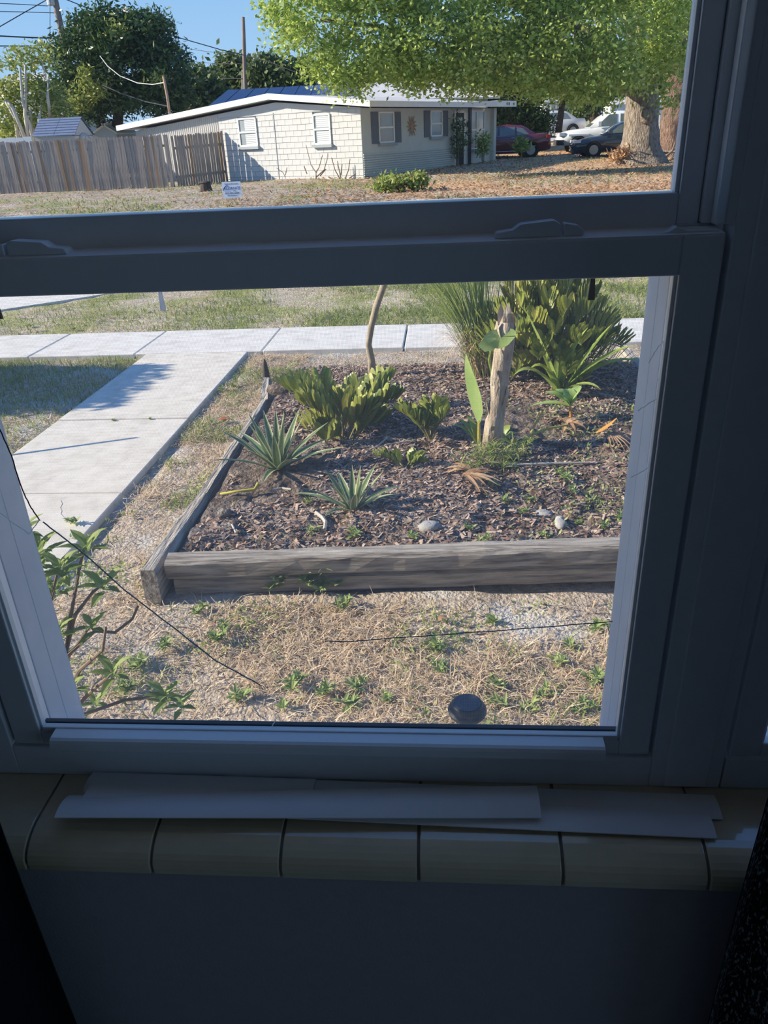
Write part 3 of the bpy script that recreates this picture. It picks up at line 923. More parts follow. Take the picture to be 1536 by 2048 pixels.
def timber(p0, p1, w, h, mat, mi=0, jit=.004):
    """weathered timber from p0 to p1 (centre line of the base), split into wavy rings"""
    p0 = np.array(p0, float); p1 = np.array(p1, float)
    t = unit(p1 - p0); sd = unit(np.cross(t, np.array([0, 0, 1.0]))); up = np.array([0, 0, 1.0])
    n = max(4, int(np.linalg.norm(p1 - p0) / .11))
    c = .16
    prof = [(-.5, c), (-.5 + c, 0), (.5 - c, 0), (.5, c), (.5, 1 - c), (.5 - c, 1), (0, 1.0), (-.5 + c, 1), (-.5, 1 - c)]
    V = []; Fq = []
    for i in range(n + 1):
        p = p0 + (p1 - p0) * i / n
        for (a, bq) in prof:
            V.append(p + sd * (a * w + random.uniform(-jit, jit)) + up * (bq * h + random.uniform(-jit, jit) * (bq > 0)))
    k = len(prof)
    for i in range(n):
        for j in range(k):
            Fq.append((i * k + j, i * k + (j + 1) % k, (i + 1) * k + (j + 1) % k, (i + 1) * k + j))
    Fq.append(tuple(range(k))[::-1]); Fq.append(tuple(range(n * k, (n + 1) * k)))
    return MB().add(V, Fq).build('timber', mat, bed, smooth=False)


timber((-1.150, 2.716, -.012), (1.50, 2.891, -.012), .098, .090, K['timber'])
timber((-1.165, 2.690, .090), (1.50, 2.865, .090), .098, .088, K['timber'])
timber((-1.214, 2.590, .0), (-1.232, 3.42, -.045), .070, .176, K['timber_y'])
timber((-1.240, 3.43, -.060), (-1.262, 5.05, -.075), .060, .176, K['timber_y'])
timber((-1.262, 5.06, -.08), (-1.335, 5.52, -.05), .065, .176, K['timber_y'])
timber((1.47, 2.95, -.02), (1.44, 6.15, -.02), .09, .17, K['timber_y'])
b = MB(); b.lathe([(.028, 0), (.027, .09), (.016, .155), (.006, .19)], tuple(gz(534, 765, .0) + np.array([0, 0, 0])), 7)
b.build('corner_stake', K['bark_dark'], bed)

# mulch chips, far too many to count
N = 46000
P = np.stack([rng.uniform(BX0 + .02, BX1 - .02, N), rng.uniform(BY0 + .06, BY1 + .2, N)], 1)
keep = (fnoise(P[:, 0] * 2.2, P[:, 1] * 2.2, 41) > .34) & (P[:, 1] > yfront(P[:, 0]) + .03)
P = P[keep]; n = len(P)
Zs = soil_z(P[:, 0], P[:, 1]) + .004
c = np.stack([P[:, 0], P[:, 1], Zs], 1)
az = rng.uniform(0, 2 * np.pi, n); ln = rng.uniform(.004, .024, (n, 1)) ** 1.0; wd = ln * rng.uniform(.16, .42, (n, 1))
tl = rng.normal(0, .32, (n, 1))
d = np.stack([np.cos(az), np.sin(az), np.zeros(n)], 1) * np.cos(tl) + np.array([0, 0, 1.0]) * np.sin(tl)
s = np.stack([-np.sin(az), np.cos(az), rng.normal(0, .35, n)], 1)
nn = np.cross(d, s)
hh = wd * .35
V = np.stack([c - d * ln - s * wd, c + d * ln - s * wd * .6, c + d * ln + s * wd * .6, c - d * ln + s * wd, c + nn * hh + d * ln * .2], 1).reshape(-1, 3)
b5 = np.arange(n)[:, None] * 5
F = np.concatenate([b5 + np.array([0, 1, 4]), b5 + np.array([1, 2, 4]), b5 + np.array([2, 3, 4]), b5 + np.array([3, 0, 4])])
o = npmesh('mulch', V, F, K['mulch'])
tag(o, 'loose brown bark mulch chips scattered over the bed', 'mulch', kind='stuff')


# ------------------------------------------------------------------ grass and straw
def free_lawn(P):
    x, y = P[:, 0], P[:, 1]
    inp = (x > PX0 - .03) & (x < PX1 + .03) & (y < SY0)
    ins = (y > SY0 - .03) & (y < SY1 + .03)
    bedm = (x > -1.29) & (x < 1.52) & (y > 2.60) & (y < 6.0)
    apr = (x < -4.2) & (y > 7.6) & (x + 5.9 < (y - 7.66) * .65)
    return ~(inp | ins | bedm | apr)


def scatter(n, x0, x1, y0, y1, dens):
    P = np.stack([rng.uniform(x0, x1, n), rng.uniform(y0, y1, n)], 1)
    P = P[free_lawn(P)]
    P = P[rng.uniform(0, 1, len(P)) < dens(P[:, 0], P[:, 1])]
    return np.concatenate([P, (lawn_z(P[:, 0], P[:, 1]))[:, None]], 1)


def d_straw(x, y):
    k = fnoise(x * 1.6, y * 1.6, 61)
    r = np.clip((x + 1.15) / .7, 0.12, 1)          # thicker to the right, sandy to the left
    return np.clip((k - .30) * 4, .05, 1) * np.where((y < 2.9) & (x > -1.8), r, .7)


near = scatter(60000, -1.9, 1.25, 1.35, 2.72, d_straw)
side = scatter(16000, -1.80, -1.2, 2.6, 6.75, lambda x, y: np.clip((fnoise(x * 3, y * 3, 66) - .30) * 3.5, .05, 1))
rest = scatter(20000, -4.6, 2.4, 3.4, 6.75, lambda x, y: np.clip((fnoise(x * 2, y * 2, 67) - .3) * 3, .05, 1))
o = blade_mesh('dry_grass', np.concatenate([near, side, rest]), .075, K['straw'], width=.0019, flat=True)
tag(o, 'matted dead straw grass covering the lawn', 'grass', kind='stuff')


def d_green(x, y):
    a = np.clip((fnoise(x * 2.4, y * 2.4, 71) - .50) * 7, 0, 1)
    b_ = np.clip((1.95 - y) / .35, 0, 1) * .55 + .25
    return np.clip(a * b_ + .02, 0, 1)


g1 = scatter(26000, -1.9, 1.25, 1.35, 2.68, d_green)
g2 = scatter(15000, -1.80, -1.25, 2.6, 6.75, lambda x, y: np.clip((fnoise(x * 3, y * 3, 75) - .52) * 5, 0, .7))
g3 = scatter(30000, -4.8, 2.6, 5.4, 6.76, lambda x, y: np.clip((fnoise(x * 2, y * 2, 76) - .42) * 3, .02, .8))
g3b = scatter(14000, -4.8, -2.7, 4.0, 6.7, lambda x, y: .6 + 0 * x)
g4 = scatter(60000, -6.5, 4.0, 7.65, 10.4, lambda x, y: np.clip((fnoise(x * 1.1, y * 1.1, 77) - .36) * 4, .03, .9) * np.clip((x + 3.8) / 2.5, .25, 1))
o = blade_mesh('green_grass', np.concatenate([g1, g2, g3, g3b]), .04, K['grass'], width=.0024, lean=.8)
tag(o, 'short green grass sprouting through the dry lawn', 'grass', kind='stuff')
o = blade_mesh('verge_grass', g4, .055, K['grass'], width=.0035, lean=.9)
tag(o, 'thin green grass on the verge beyond the sidewalk', 'grass', kind='stuff')
g5 = scatter(26000, -6.5, 4.0, 7.65, 10.4, lambda x, y: np.clip((fnoise(x * 1.7, y * 1.7, 78) - .36) * 4, .05, .8))
o = blade_mesh('verge_straw', g5, .05, K['straw'], width=.0026, flat=True)
tag(o, 'dead straw lying among the verge grass', 'grass', kind='stuff')
gc = np.concatenate([scatter(70000, -1.9, 1.25, 1.35, 2.66, lambda x, y: np.clip((fnoise(x * 2.6, y * 2.6, 171) - .47) * 6, 0, 1) * (np.clip((2.0 - y) / .4, 0, 1) * .8 + .2)),
                     scatter(9000, -1.80, -1.25, 2.6, 6.75, lambda x, y: np.clip((fnoise(x * 3.2, y * 3.2, 173) - .52) * 5, 0, .8))])
gc[:, 2] += rng.uniform(.002, .03, len(gc))
o = leaf_mesh('ground_cover', gc, K['weed'], None, .019, .55, up=.5)
tag(o, 'tiny leafy ground cover creeping through the dry lawn', 'ground cover', kind='stuff')
n_ = 6000
Pb = np.stack([rng.uniform(BX0 + .05, BX1 - .05, n_), rng.uniform(2.85, 4.7, n_)], 1)
dn = np.clip((fnoise(Pb[:, 0] * 2.5, Pb[:, 1] * 2.5, 175) - .46) * 5, 0, 1) * np.clip((Pb[:, 0] - .1) / .5, .03, 1)
Pb = Pb[rng.uniform(0, 1, n_) < dn]
Pb = np.concatenate([Pb, (soil_z(Pb[:, 0], Pb[:, 1]) + rng.uniform(.003, .035, len(Pb)))[:, None]], 1)
o = leaf_mesh('bed_ground_cover', Pb, K['weed'], None, .026, .35, up=.6)
tag(o, 'fine green weeds spreading over the right side of the bed soil', 'ground cover', kind='stuff')
# far yard tufts
n = 26000
P = np.stack([rng.uniform(-24, 16, n), 21 + 22 * rng.uniform(0, 1, n) ** 1.6], 1)
kk = fnoise(P[:, 0] * .5, P[:, 1] * .5, 81)
P = P[(kk > .5) & (rng.uniform(0, 1, n) < .8)]
P3 = np.concatenate([P, hz(P[:, 0], P[:, 1])[:, None]], 1)
o = blade_mesh('yard_grass', P3, .09, K['grass'], width=.011, lean=1.0)
tag(o, 'sparse grass tufts in the yard across the street', 'grass', kind='stuff')
n = 30000
P = np.stack([rng.uniform(-22, 16, n), 21 + 24 * rng.uniform(0, 1, n) ** 1.5], 1)
P = P[rng.uniform(0, 1, n) < np.clip((P[:, 0] + 9) / 9, .12, 1)]
P3 = np.concatenate([P, hz(P[:, 0], P[:, 1])[:, None] + .03], 1)
o = blade_mesh('leaf_litter', P3, .12, K['dry_leaf'], width=.028, flat=True)
tag(o, 'brown fallen leaf litter under the oak across the street', 'leaves', kind='stuff')


# ================================================================== PLANTS OF THE BED
def bedpt(x, y):
    p = gz(x, y, .11)
    for _ in range(4):
        p = gz(x, y, float(soil_z(np.array([p[0]]), np.array([p[1]]))[0]))
    return p


ZUP = np.array([0, 0, 1.0])


def leaflet(b, p, d, nrm, L, W, mi):
    """obovate leaflet with a slight keel"""
    d = unit(np.asarray(d, float)); sd = unit(np.cross(d, nrm)); up = np.cross(sd, d)
    pts = [(0, .12), (.35, .75), (.7, 1.0), (.92, .7), (1.0, .12)]
    v = []
    for (t, w) in pts:
        c_ = p + d * L * t + up * L * .10 * t * t
        v += [c_ - sd * W * .5 * w, c_ - up * W * .12 * w, c_ + sd * W * .5 * w]
    f = []
    for i in range(len(pts) - 1):
        f += [(i * 3, i * 3 + 1, i * 3 + 4, i * 3 + 3), (i * 3 + 1, i * 3 + 2, i * 3 + 5, i * 3 + 4)]
    b.add(v, f, mi)


def frond(parent, base, tip, lift, pairs, LL, LW, mats, upness=.7, start=.28, curl=.35):
    """cycad frond: arched stalk carrying upright leaflets in two rows"""
    base = np.asarray(base, float); tip = np.asarray(tip, float)
    ctrl = (base + tip) / 2 + np.array([0, 0, lift])
    n = pairs * 2 + 6
    pts = bez(base, ctrl, tip, n)
    b = MB()
    b.tube(pts, [.0065 * (1 - .6 * i / n) for i in range(n)], 5, 0)
    for i in range(pairs):
        t = start + (1 - start) * i / (pairs - 1)
        k = min(n - 2, int(t * (n - 1)))
        p = pts[k]; tg = unit(pts[k + 1] - pts[max(0, k - 1)])
        sd = unit(np.cross(tg, np.array([0, 0, 1.0]))); up = np.cross(sd, tg)
        sz = (.75 + .5 * math.sin(math.pi * (.15 + .75 * (t - start) / (1 - start))))
        for sg in (-1, 1):
            dd = sd * sg * (1 - upness * .75) + ZUP * upness * .75 + up * upness * .35 + tg * (.30 + .8 * max(0, t - .8)) + rng.normal(0, .06, 3)
            leaflet(b, p, dd, tg + up * .1 * sg, LL * sz * random.uniform(.9, 1.1), LW * sz, 1)
    return b.build('frond', mats, parent, smooth=False)


# --- coontie clump left of centre
p0 = bedpt(688, 884)
zam = thing('coontie', 'wide coontie palm with upright olive leaflets in the middle of the bed', 'plant', p0)
MZ = [K['rachis'], K['zamia']]
MY = [K['rachis'], K['zamia_y']]
tips = [((578, 772), .15, .16, 12, MZ), ((596, 760), .42, .10, 11, MZ), ((640, 752), .55, .10, 10, MZ), ((608, 800), -.02, .14, 12, MY),
        ((792, 790), .10, .14, 12, MZ), ((776, 752), .50, .10, 11, MZ), ((720, 765), .62, .06, 10, MZ), ((735, 815), .02, .13, 12, MY),
        ((612, 850), -.12, .08, 8, MY), ((650, 872), -.18, .06, 7, MZ), ((760, 835), .22, .08, 9, MZ), ((690, 800), .05, .12, 9, MY)]
for (q, dy, lf, pr_, mm) in tips:
    tp_ = at(q[0], q[1] + 12, p0[1] + dy)
    frond(zam, p0 + np.array([random.uniform(-.04, .04), random.uniform(-.03, .03), -.02]), tp_, lf, pr_ + 2, .125, .036, mm, upness=.8)
# two young coonties
for (q, lab, tl_, L) in [((862, 880), 'small coontie seedling with broad upright leaves right of the wide coontie',
                          [(800, 822), (830, 835), (862, 812), (890, 835), (845, 845), (880, 812)], .085),
                         ((810, 938), 'tiny dark coontie sprout with comb-like leaflets low in the mulch', [(752, 912), (778, 915), (838, 915), (848, 925)], .05)]:
    pb = bedpt(*q)
    tt = thing('coontie_seedling', lab, 'plant', pb)
    for t_ in tl_:
        frond(tt, pb + np.array([0, 0, -.01]), at(t_[0], t_[1], pb[1] + random.uniform(-.06, .14)), .05, 7, L, L * .42, MZ, upness=.6, start=.35)

# --- big cardboard palm shrub at the back right
pb = bedpt(1095, 752)
shr = thing('cardboard_palm', 'large rounded cardboard palm shrub at the back right of the bed', 'plant', pb)
for i in range(62):
    a = i * 2.39996
    rr = math.sqrt((i + .5) / 62)
    el = (1 - rr) * 1.0 + .05
    hx = math.cos(a) * rr * .58; hy = math.sin(a) * rr * .50
    tipz = .62 * (1 - rr ** 2.2) + .12 + random.uniform(-.05, .06)
    tp_ = pb + np.array([hx - .02, hy, tipz])
    frond(shr, pb + np.array([hx * .12, hy * .12, -.02]), tp_,   .20 * rr + .05, 12, .115, .028, MY if (math.sin(a * 3.1) > .25 and rr > .3) else MZ, upness=.85, start=.45)


for i in range(26):
    a = math.pi * 1.0 + math.pi * (i + random.random()) / 26 * 1.15 - .2
    hx = math.cos(a) * random.uniform(.35, .58); hy = math.sin(a) * random.uniform(.30, .48)
    tp_ = pb + np.array([hx - .02, hy, random.uniform(.06, .30)])
    frond(shr, pb + np.array([hx * .1, hy * .1, -.02]), tp_, .22, 11, .105, .028, MY if i % 3 == 0 else MZ, upness=.85, start=.35)


# --- agaves with cream margins
def agave(q, lab, R, n, squash=1.0):
    p = bedpt(*q)
    t = thing('agave', lab, 'agave', p)
    for i in range(n):
        a = i * 2.39996 + .7
        k = (i + .5) / n
        el = math.radians(82 - 74 * k)
        L = R * (.85 + .25 * k) * random.uniform(.9, 1.1)
        d = np.array([math.cos(a) * math.cos(el), math.sin(a) * math.cos(el), math.sin(el)])
        b0 = p + np.array([math.cos(a), math.sin(a), 0]) * .02 + np.array([0, 0, .005])
        tip = b0 + d * L; tip[2] = max(tip[2], p[2] + .01)
        ct = b0 + d * L * .5 + np.array([0, 0, .05 * k])
        pts = bez(b0, ct, tip, 7)
        w = R * .13
        ws = [w * .75, w, w * 1.05, w * .95, w * .72, w * .4, w * .05]
        MB().strap(pts, ws, fold=.35, rim=.30).build('agave_leaf', [K['agave'], K['agave_rim']], t)
    return t


agave((556, 940), 'larger variegated agave rosette with cream edged leaves left in the bed', .34, 22)
agave((706, 1022), 'smaller variegated agave rosette with cream edged leaves near the front timber', .25, 15)

# --- cut trunk with paddle leaves (bird of paradise)
pb = bedpt(987, 893)
bop = thing('cut_trunk_plant', 'pale cut trunk with paddle shaped green leaves on the right of the bed', 'plant', pb)
Yt = pb[1]
cl = [at(985, 900, Yt), at(988, 850, Yt), at(996, 800, Yt), at(1000, 750, Yt), at(1008, 700, Yt), at(1014, 655, Yt), at(1017, 634, Yt)]
tb = MB(); tb.tube(cl, [.062, .053, .047, .050, .052, .046, .030], 12)
tr = tb.build('trunk', K['bark_pale'], bop, smooth=True)
b = MB()
for k in range(16):       # ragged sheaths of old leaf bases
    t = k / 16
    i = min(5, int(t * 6)); u = t * 6 - i
    c_ = cl[i] * (1 - u) + cl[i + 1] * u
    a = k * 2.4
    dd = np.array([math.cos(a), math.sin(a), 0])
    b.strap([c_ + dd * .046, c_ + dd * .058 + np.array([0, 0, .05]), c_ + dd * .056 + np.array([0, 0, .10])], [.05, .045, .008], side=np.cross(dd, [0, 0, 1.0]), fold=.1)
b.build('bark_sheath', K['bark_pale'], tr)
b = MB(); b.tube([cl[-1] - np.array([0, 0, .02]), cl[-1] + np.array([0, 0, .02])], [.036, .026], 9)
b.build('cut_top', K['dry_leaf'], bop)


def paddle(parent, name, pts, ws, mat, side, fold=.25):
    return MB().strap(pts, ws, side=side, fold=fold).build(name, mat, parent, smooth=True)


# upright pointed leaf left of the trunk
lp = [at(958, 846, Yt + .02), at(958, 820, Yt + .02), at(953, 790, Yt + .03), at(945, 760, Yt + .03), at(938, 735, Yt + .04), at(932, 708, Yt + .05)]
paddle(bop, 'paddle_leaf', lp, [.02, .095, .118, .098, .060, .006], K['bop'], (.62, -.78, 0))
MB().tube([at(960, 905, Yt + .01), at(958, 870, Yt + .02), at(958, 840, Yt + .02)], [.012, .010, .007], 7).build('leaf_stalk', K['yellow_stem'], bop)
# round cut leaf lying over the trunk
c0 = at(1000, 676, Yt - .06)
b = MB()
rim = []
for k in range(21):
    a = math.pi * (0.02 + 1.96 * k / 20)
    rad = .075 * (1 + .12 * math.sin(3 * a))
    rim.append(c0 + np.array([math.cos(a) * rad * 1.05, math.sin(a) * .02 - .010 * math.cos(2 * a), math.sin(a) * rad * .62 + .01 * math.cos(a)]))
b.add([c0 + np.array([0, .02, 0])] + rim, [(0, i, i + 1) for i in range(1, 21)])
b.build('cut_leaf', K['bop'], bop, smooth=True)
paddle(bop, 'paddle_leaf', [at(995, 690, Yt - .04), at(982, 688, Yt - .05), at(968, 692, Yt - .06), at(957, 690, Yt - .06)], [.02, .07, .065, .015], K['bop'], (0, .5, 1))
MB().tube([at(985, 755, Yt + .03), at(978, 720, Yt + .02), at(983, 695, Yt)], [.006, .006, .005], 6).build('leaf_stalk', K['lily'], bop)
# low leaves at its foot
for (q, w) in [((915, 838), .05), ((932, 828), .05), ((905, 850), .04), ((945, 845), .05), ((1020, 850), .05), ((1035, 868), .045)]:
    q0 = at(955 if q[0] < 970 else 1005, 888, Yt + .05); q1 = at(q[0], q[1], Yt + .10)
    paddle(bop, 'low_leaf', bez(q0, (q0 + q1) / 2 + np.array([0, 0, .06]), q1, 6), [w * .3, w * .8, w, w * .9, w * .5, w * .1], K['lily'], None)
# yellow arching stalks
for (pl, r_) in [([(1022, 912), (1042, 886), (1066, 868), (1100, 856), (1136, 850)], .011), ([(1062, 866), (1072, 846), (1086, 822)], .006)]:
    MB().tube([at(x, y, Yt - .05 + .05 * i) for i, (x, y) in enumerate(pl)], [r_ * (1 - .12 * i) for i in range(len(pl))], 7).build('arching_stalk', K['yellow_stem'], bop)

# --- crinum lily with long strap leaves
pb = bedpt(1118, 790)
lily = thing('crinum_lily', 'strap leaved lily with long bright green leaves in front of the big shrub', 'plant', pb)
for (tipq, midq, w, dy) in [((1046, 612), (1078, 690), .060, .0), ((1072, 690), (1098, 730), .055, .12), ((1176, 655), (1140, 712), .055, .02), ((1224, 648), (1185, 705), .060, -.05),
                            ((1270, 690), (1205, 718), .065, -.10), ((1286, 722), (1215, 718), .060, .05), ((1028, 750), (1068, 728), .065, -.10), ((1118, 700), (1118, 735), .055, .15),
                            ((1202, 780), (1170, 765), .045, -.20), ((1150, 690), (1135, 730), .050, .2), ((1090, 740), (1100, 752), .05, -.12), ((1055, 745), (1085, 715), .055, .02)]:
    q1 = at(tipq[0], tipq[1], pb[1] + dy); qm = at(midq[0], midq[1] - 12, pb[1] + dy * .5)
    pts = bez(pb + np.array([random.uniform(-.02, .02), 0, 0]), qm, q1, 9)
    w *= 1.25
    ws = [w * .6, w * .9, w, w, w * .92, w * .8, w * .6, w * .35, w * .04]
    MB().strap(pts, ws, fold=.45).build('strap_leaf', K['lily'], lily, smooth=True)
# ruffled low frond
pb2 = bedpt(1128, 850)
ruf = thing('ruffled_leaf_plant', 'low pale green ruffled leaf on an orange stalk below the lily', 'plant', pb2)
MB().tube([pb2, at(1142, 832, pb2[1]), at(1140, 812, pb2[1])], [.012, .010, .007], 7).build('stalk', K['orange_leaf'], ruf)
for (q, w) in [((1090, 785), .07), ((1110, 780), .08), ((1135, 778), .08), ((1160, 772), .07), ((1062, 812), .05), ((1150, 800), .07)]:
    q0 = at(1138, 812, pb2[1]); q1 = at(q[0], q[1], pb2[1] + .05)
    MB().strap(bez(q0, (q0 + q1) / 2 + np.array([0, -.03, .04]), q1, 6), [w * .5, w * .9, w, w * .95, w * .7, w * .2], fold=.5).build('ruffled_leaf', K['bop'], ruf, smooth=True)
MB().strap([at(1160, 785, pb2[1]), at(1178, 790, pb2[1]), at(1188, 808, pb2[1]), at(1190, 830, pb2[1])], [.03, .028, .018, .006], fold=.3).build('withered_leaf', K['dry_leaf'], ruf)

# --- tall weeping grass
pb = bedpt(962, 748)
tg = thing('fountain_grass', 'tall arching clump of fountain grass leaning left behind the cut trunk', 'grass', pb)
V = []
gb = MB(); sb_ = MB()
for i in range(230):
    a = random.uniform(0, 2 * math.pi)
    b0 = pb + np.array([math.cos(a), math.sin(a), 0]) * random.uniform(0, .09)
    dx = random.uniform(-.70, .10); dy = random.uniform(-.15, .3)
    H = random.uniform(.72, 1.02)
    ct = b0 + np.array([dx * .35, dy * .4, H * .75]); tp_ = b0 + np.array([dx, dy, H * random.uniform(.85, 1.05)])
    gb.strap(bez(b0, ct, tp_, 7), [.006, .007, .008, .008, .007, .005, .001], fold=.3)
for i in range(150):
    a = random.uniform(0, 2 * math.pi)
    b0 = pb + np.array([math.cos(a), math.sin(a), 0]) * random.uniform(0, .10)
    dx = random.uniform(-.30, .06); dy = random.uniform(-.15, .15)
    ct = b0 + np.array([dx * .6, dy, .45]); tp_ = b0 + np.array([dx * 1.3, dy, random.uniform(.05, .35)])
    sb_.strap(bez(b0, ct, tp_, 7), [.005, .006, .006, .005, .005, .004, .001], fold=.3)
gb.build('green_blades', K['tall_grass'], tg)
sb_.build('dry_blades', K['straw'], tg)

# --- sapling stem
pb = bedpt(744, 748)
st = MB()
st.tube([pb - np.array([0, 0, .03]), at(743, 720, pb[1]), at(737, 690, pb[1]), at(742, 655, pb[1]), at(752, 615, pb[1]), at(765, 577, pb[1]), at(780, 535, pb[1]), at(790, 500, pb[1])],
        [.032, .027, .024, .024, .024, .024, .023, .022], 10)
o = st.build('sapling_stem', K['sapling'], smooth=True)
tag(o, 'bare curved sapling stem at the back of the bed', 'stem')

# --- dead plant pieces lying in the bed
def dry_fan(q, lab, spread, n, L, mat, cat='leaf', az0=0.0, lift=.06, w=.02):
    p = bedpt(*q)
    b = MB()
    for i in range(n):
        a = az0 + spread * (i / (n - 1) - .5)
        d = np.array([math.cos(a), math.sin(a), 0])
        tip = p + d * L * random.uniform(.75, 1.1) + np.array([0, 0, random.uniform(.0, lift * .5)])
        b.strap(bez(p + np.array([0, 0, lift * .5]), p + d * L * .5 + np.array([0, 0, lift]), tip, 5), [w * .4, w, w * .9, w * .6, w * .1], fold=.3)
    o = b.build('dry_leaf', K[mat])
    return tag(o, lab, cat)


dry_fan((925, 960), 'curled brown dry palm leaf lying in front of the cut trunk', 1.6, 9, .20, 'dry_leaf', az0=-.4, w=.03)
dry_fan((1205, 884), 'tan withered leaf tuft hanging at the right of the bed', 1.0, 12, .22, 'dry_leaf', az0=-1.0, lift=.10, w=.015)
dry_fan((1130, 858), 'crumpled pinkish dead leaves under the ruffled plant', 4.0, 8, .14, 'dry_leaf', az0=.2, lift=.07, w=.04)
dry_fan((940, 952), 'dry brown leaf with a yellow tip beside the trunk weeds', 1.2, 5, .14, 'dry_leaf', az0=2.6, w=.03)


def single_leaf(name, lab, q0, q1, w, mat, lift=.04, base=bedpt, n=6, z0=.0):
    a = base(*q0); c_ = base(*q1)
    a = a + np.array([0, 0, .012 + z0]); c_ = c_ + np.array([0, 0, .012])
    ws = [w * .25, w * .85, w, w * .9, w * .5, w * .05]
    o = MB().strap(bez(a, (a + c_) / 2 + np.array([0, 0, lift]), c_, n), ws, fold=.25).build(name, K[mat], smooth=True)
    return tag(o, lab, 'leaf')


p = bedpt(1192, 878)
o = MB().strap([at(1192, 866, p[1]), at(1205, 860, p[1]), at(1220, 850, p[1]), at(1234, 836, p[1])], [.02, .045, .042, .008], fold=.2).build('orange_leaf', K['orange_leaf'], smooth=True)
tag(o, 'stiff orange dead leaf pointing up at the right of the bed', 'leaf')


def lawnpt(x, y):
    return gz(x, y, .01)


single_leaf('red_leaf', 'fallen red leaf between the path and the bed', (436, 845), (466, 842), .05, 'red_leaf', lift=.02, base=lawnpt)
single_leaf('fallen_leaf', 'tan fallen leaf in front of the timber at centre right', (866, 1162), (906, 1158), .045, 'straw', lift=.02, base=lawnpt)
single_leaf('fallen_leaf', 'small tan leaf by the left corner of the timber front', (388, 1180), (408, 1177), .03, 'orange_leaf', lift=.01, base=lawnpt)
single_leaf('fallen_leaf', 'pale leaf lying in the straw right of centre', (875, 1246), (895, 1240), .03, 'dry_leaf', lift=.01, base=lawnpt)
# yellow stalk, sticks and stones in the bed
p_ = [bedpt(442, 995) + np.array([0, 0, .02]), bedpt(480, 993) + np.array([0, 0, .03]), bedpt(510, 990) + np.array([0, 0, .03]), bedpt(520, 985) + np.array([0, 0, .05])]
o = MB().tube(p_, [.006, .007, .008, .014], 7).build('yellow_stalk', K['yellow_stem'], smooth=True); tag(o, 'fallen yellow leaf stalk on the mulch at the left of the bed', 'stalk')
for (pl, r_, lab) in [([(545, 985), (565, 982), (583, 984)], .006, 'short pale twig beside the yellow stalk'),
                      ([(632, 1030), (645, 1040), (652, 1050), (650, 1065)], .009, 'bent pale stick below the smaller agave'),
                      ([(465, 1055), (473, 1072)], .005, 'small pale stick standing in the mulch near the left front'),
                      ([(746, 905), (775, 880)], .005, 'grey twig leaning in front of the wide coontie'),
                      ([(770, 895), (830, 885)], .005, 'thin grey stick lying right of the wide coontie'),
                      ([(1010, 935), (1180, 930)], .006, 'long dry vine stem lying across the right of the bed')]:
    pts = [bedpt(*q) + np.array([0, 0, .015]) for q in pl]
    o = MB().tube(pts, r_, 6).build('stick', K['branch_pale']); tag(o, lab, 'stick')


def stone(q, lab, r, seed, mat='stone', base=bedpt):
    p = base(*q)
    V = []; Fq = []
    nu, nv = 9, 6
    for j in range(nv + 1):
        for i in range(nu):
            th = math.pi * j / nv; ph = 2 * math.pi * i / nu
            d = np.array([math.sin(th) * math.cos(ph), math.sin(th) * math.sin(ph), math.cos(th) * .75])
            k = .75 + .5 * float(vnoise(np.array([ph * 1.3 + seed]), np.array([th * 1.7 + seed]), seed)[0])
            V.append(p + d * np.array(r) * k + np.array([0, 0, r[2] * .35]))
    for j in range(nv):
        for i in range(nu):
            Fq.append((j * nu + i, (j + 1) * nu + i, (j + 1) * nu + (i + 1) % nu, j * nu + (i + 1) % nu))
    o = MB().add(V, Fq).build('stone' if mat == 'stone' else 'soil_clod', K[mat], smooth=True)
    return tag(o, lab, 'stone' if mat == 'stone' else 'soil clod')


stone((858, 1058), 'grey rough stone half buried near the front timber', (.05, .035, .03), 3)
stone((1120, 1050), 'long grey stone lying by the front timber at the right', (.03, .06, .03), 9)
stone((1085, 1030), 'flat pale grey stone in the front right soil', (.05, .04, .02), 5)
stone((412, 1025), 'large dark soil clod at the left front corner of the bed', (.065, .05, .045), 7, 'soil')
stone((450, 1030), 'small dark soil clod next to the large one', (.035, .03, .03), 8, 'soil')
stone((565, 785), 'dark soil heap at the back left of the bed', (.12, .09, .06), 12, 'soil')
stone((600, 990), 'dark clod of soil right of the yellow stalk', (.05, .04, .035), 14, 'soil')


# ------------------------------------------------------------------ weeds
def weed(p, lab, n, L, W, h, grp=None, mat='weed', into=None):
    """low rosette with a few leafy side stems"""
    b = into or MB()
    ns = max(3, n // 5)
    stems = []
    for i in range(ns):
        a = random.uniform(0, 2 * math.pi); r_ = random.uniform(.3, 1.3) * h
        e_ = p + np.array([math.cos(a) * r_ * .9, math.sin(a) * r_ * .9, h * random.uniform(.25, 1.0)])
        stems.append(e_)
        b.tube([p, (p + e_) / 2 + np.array([0, 0, h * .15]), e_], .0012, 3, cap=False)
    for i in range(n * 2):
        e_ = stems[i % ns]; t = random.uniform(.25, 1.0)
        b0 = p + (e_ - p) * t + np.array([0, 0, h * .1])
        a = random.uniform(0, 2 * math.pi)
        d = unit(np.array([math.cos(a), math.sin(a), random.uniform(.0, .9)]))
        Li = L * random.uniform(.35, .85); Wi = W * random.uniform(.7, 1.2)
        tip = b0 + d * Li
        b.strap(bez(b0, (b0 + tip) / 2 + np.array([0, 0, Li * .15]), tip, 4), [Wi * .25, Wi, Wi * .85, Wi * .08], fold=.3)
    if into is not None: return None
    o = b.build('weed', K[mat])
    return tag(o, lab, 'weed', grp)


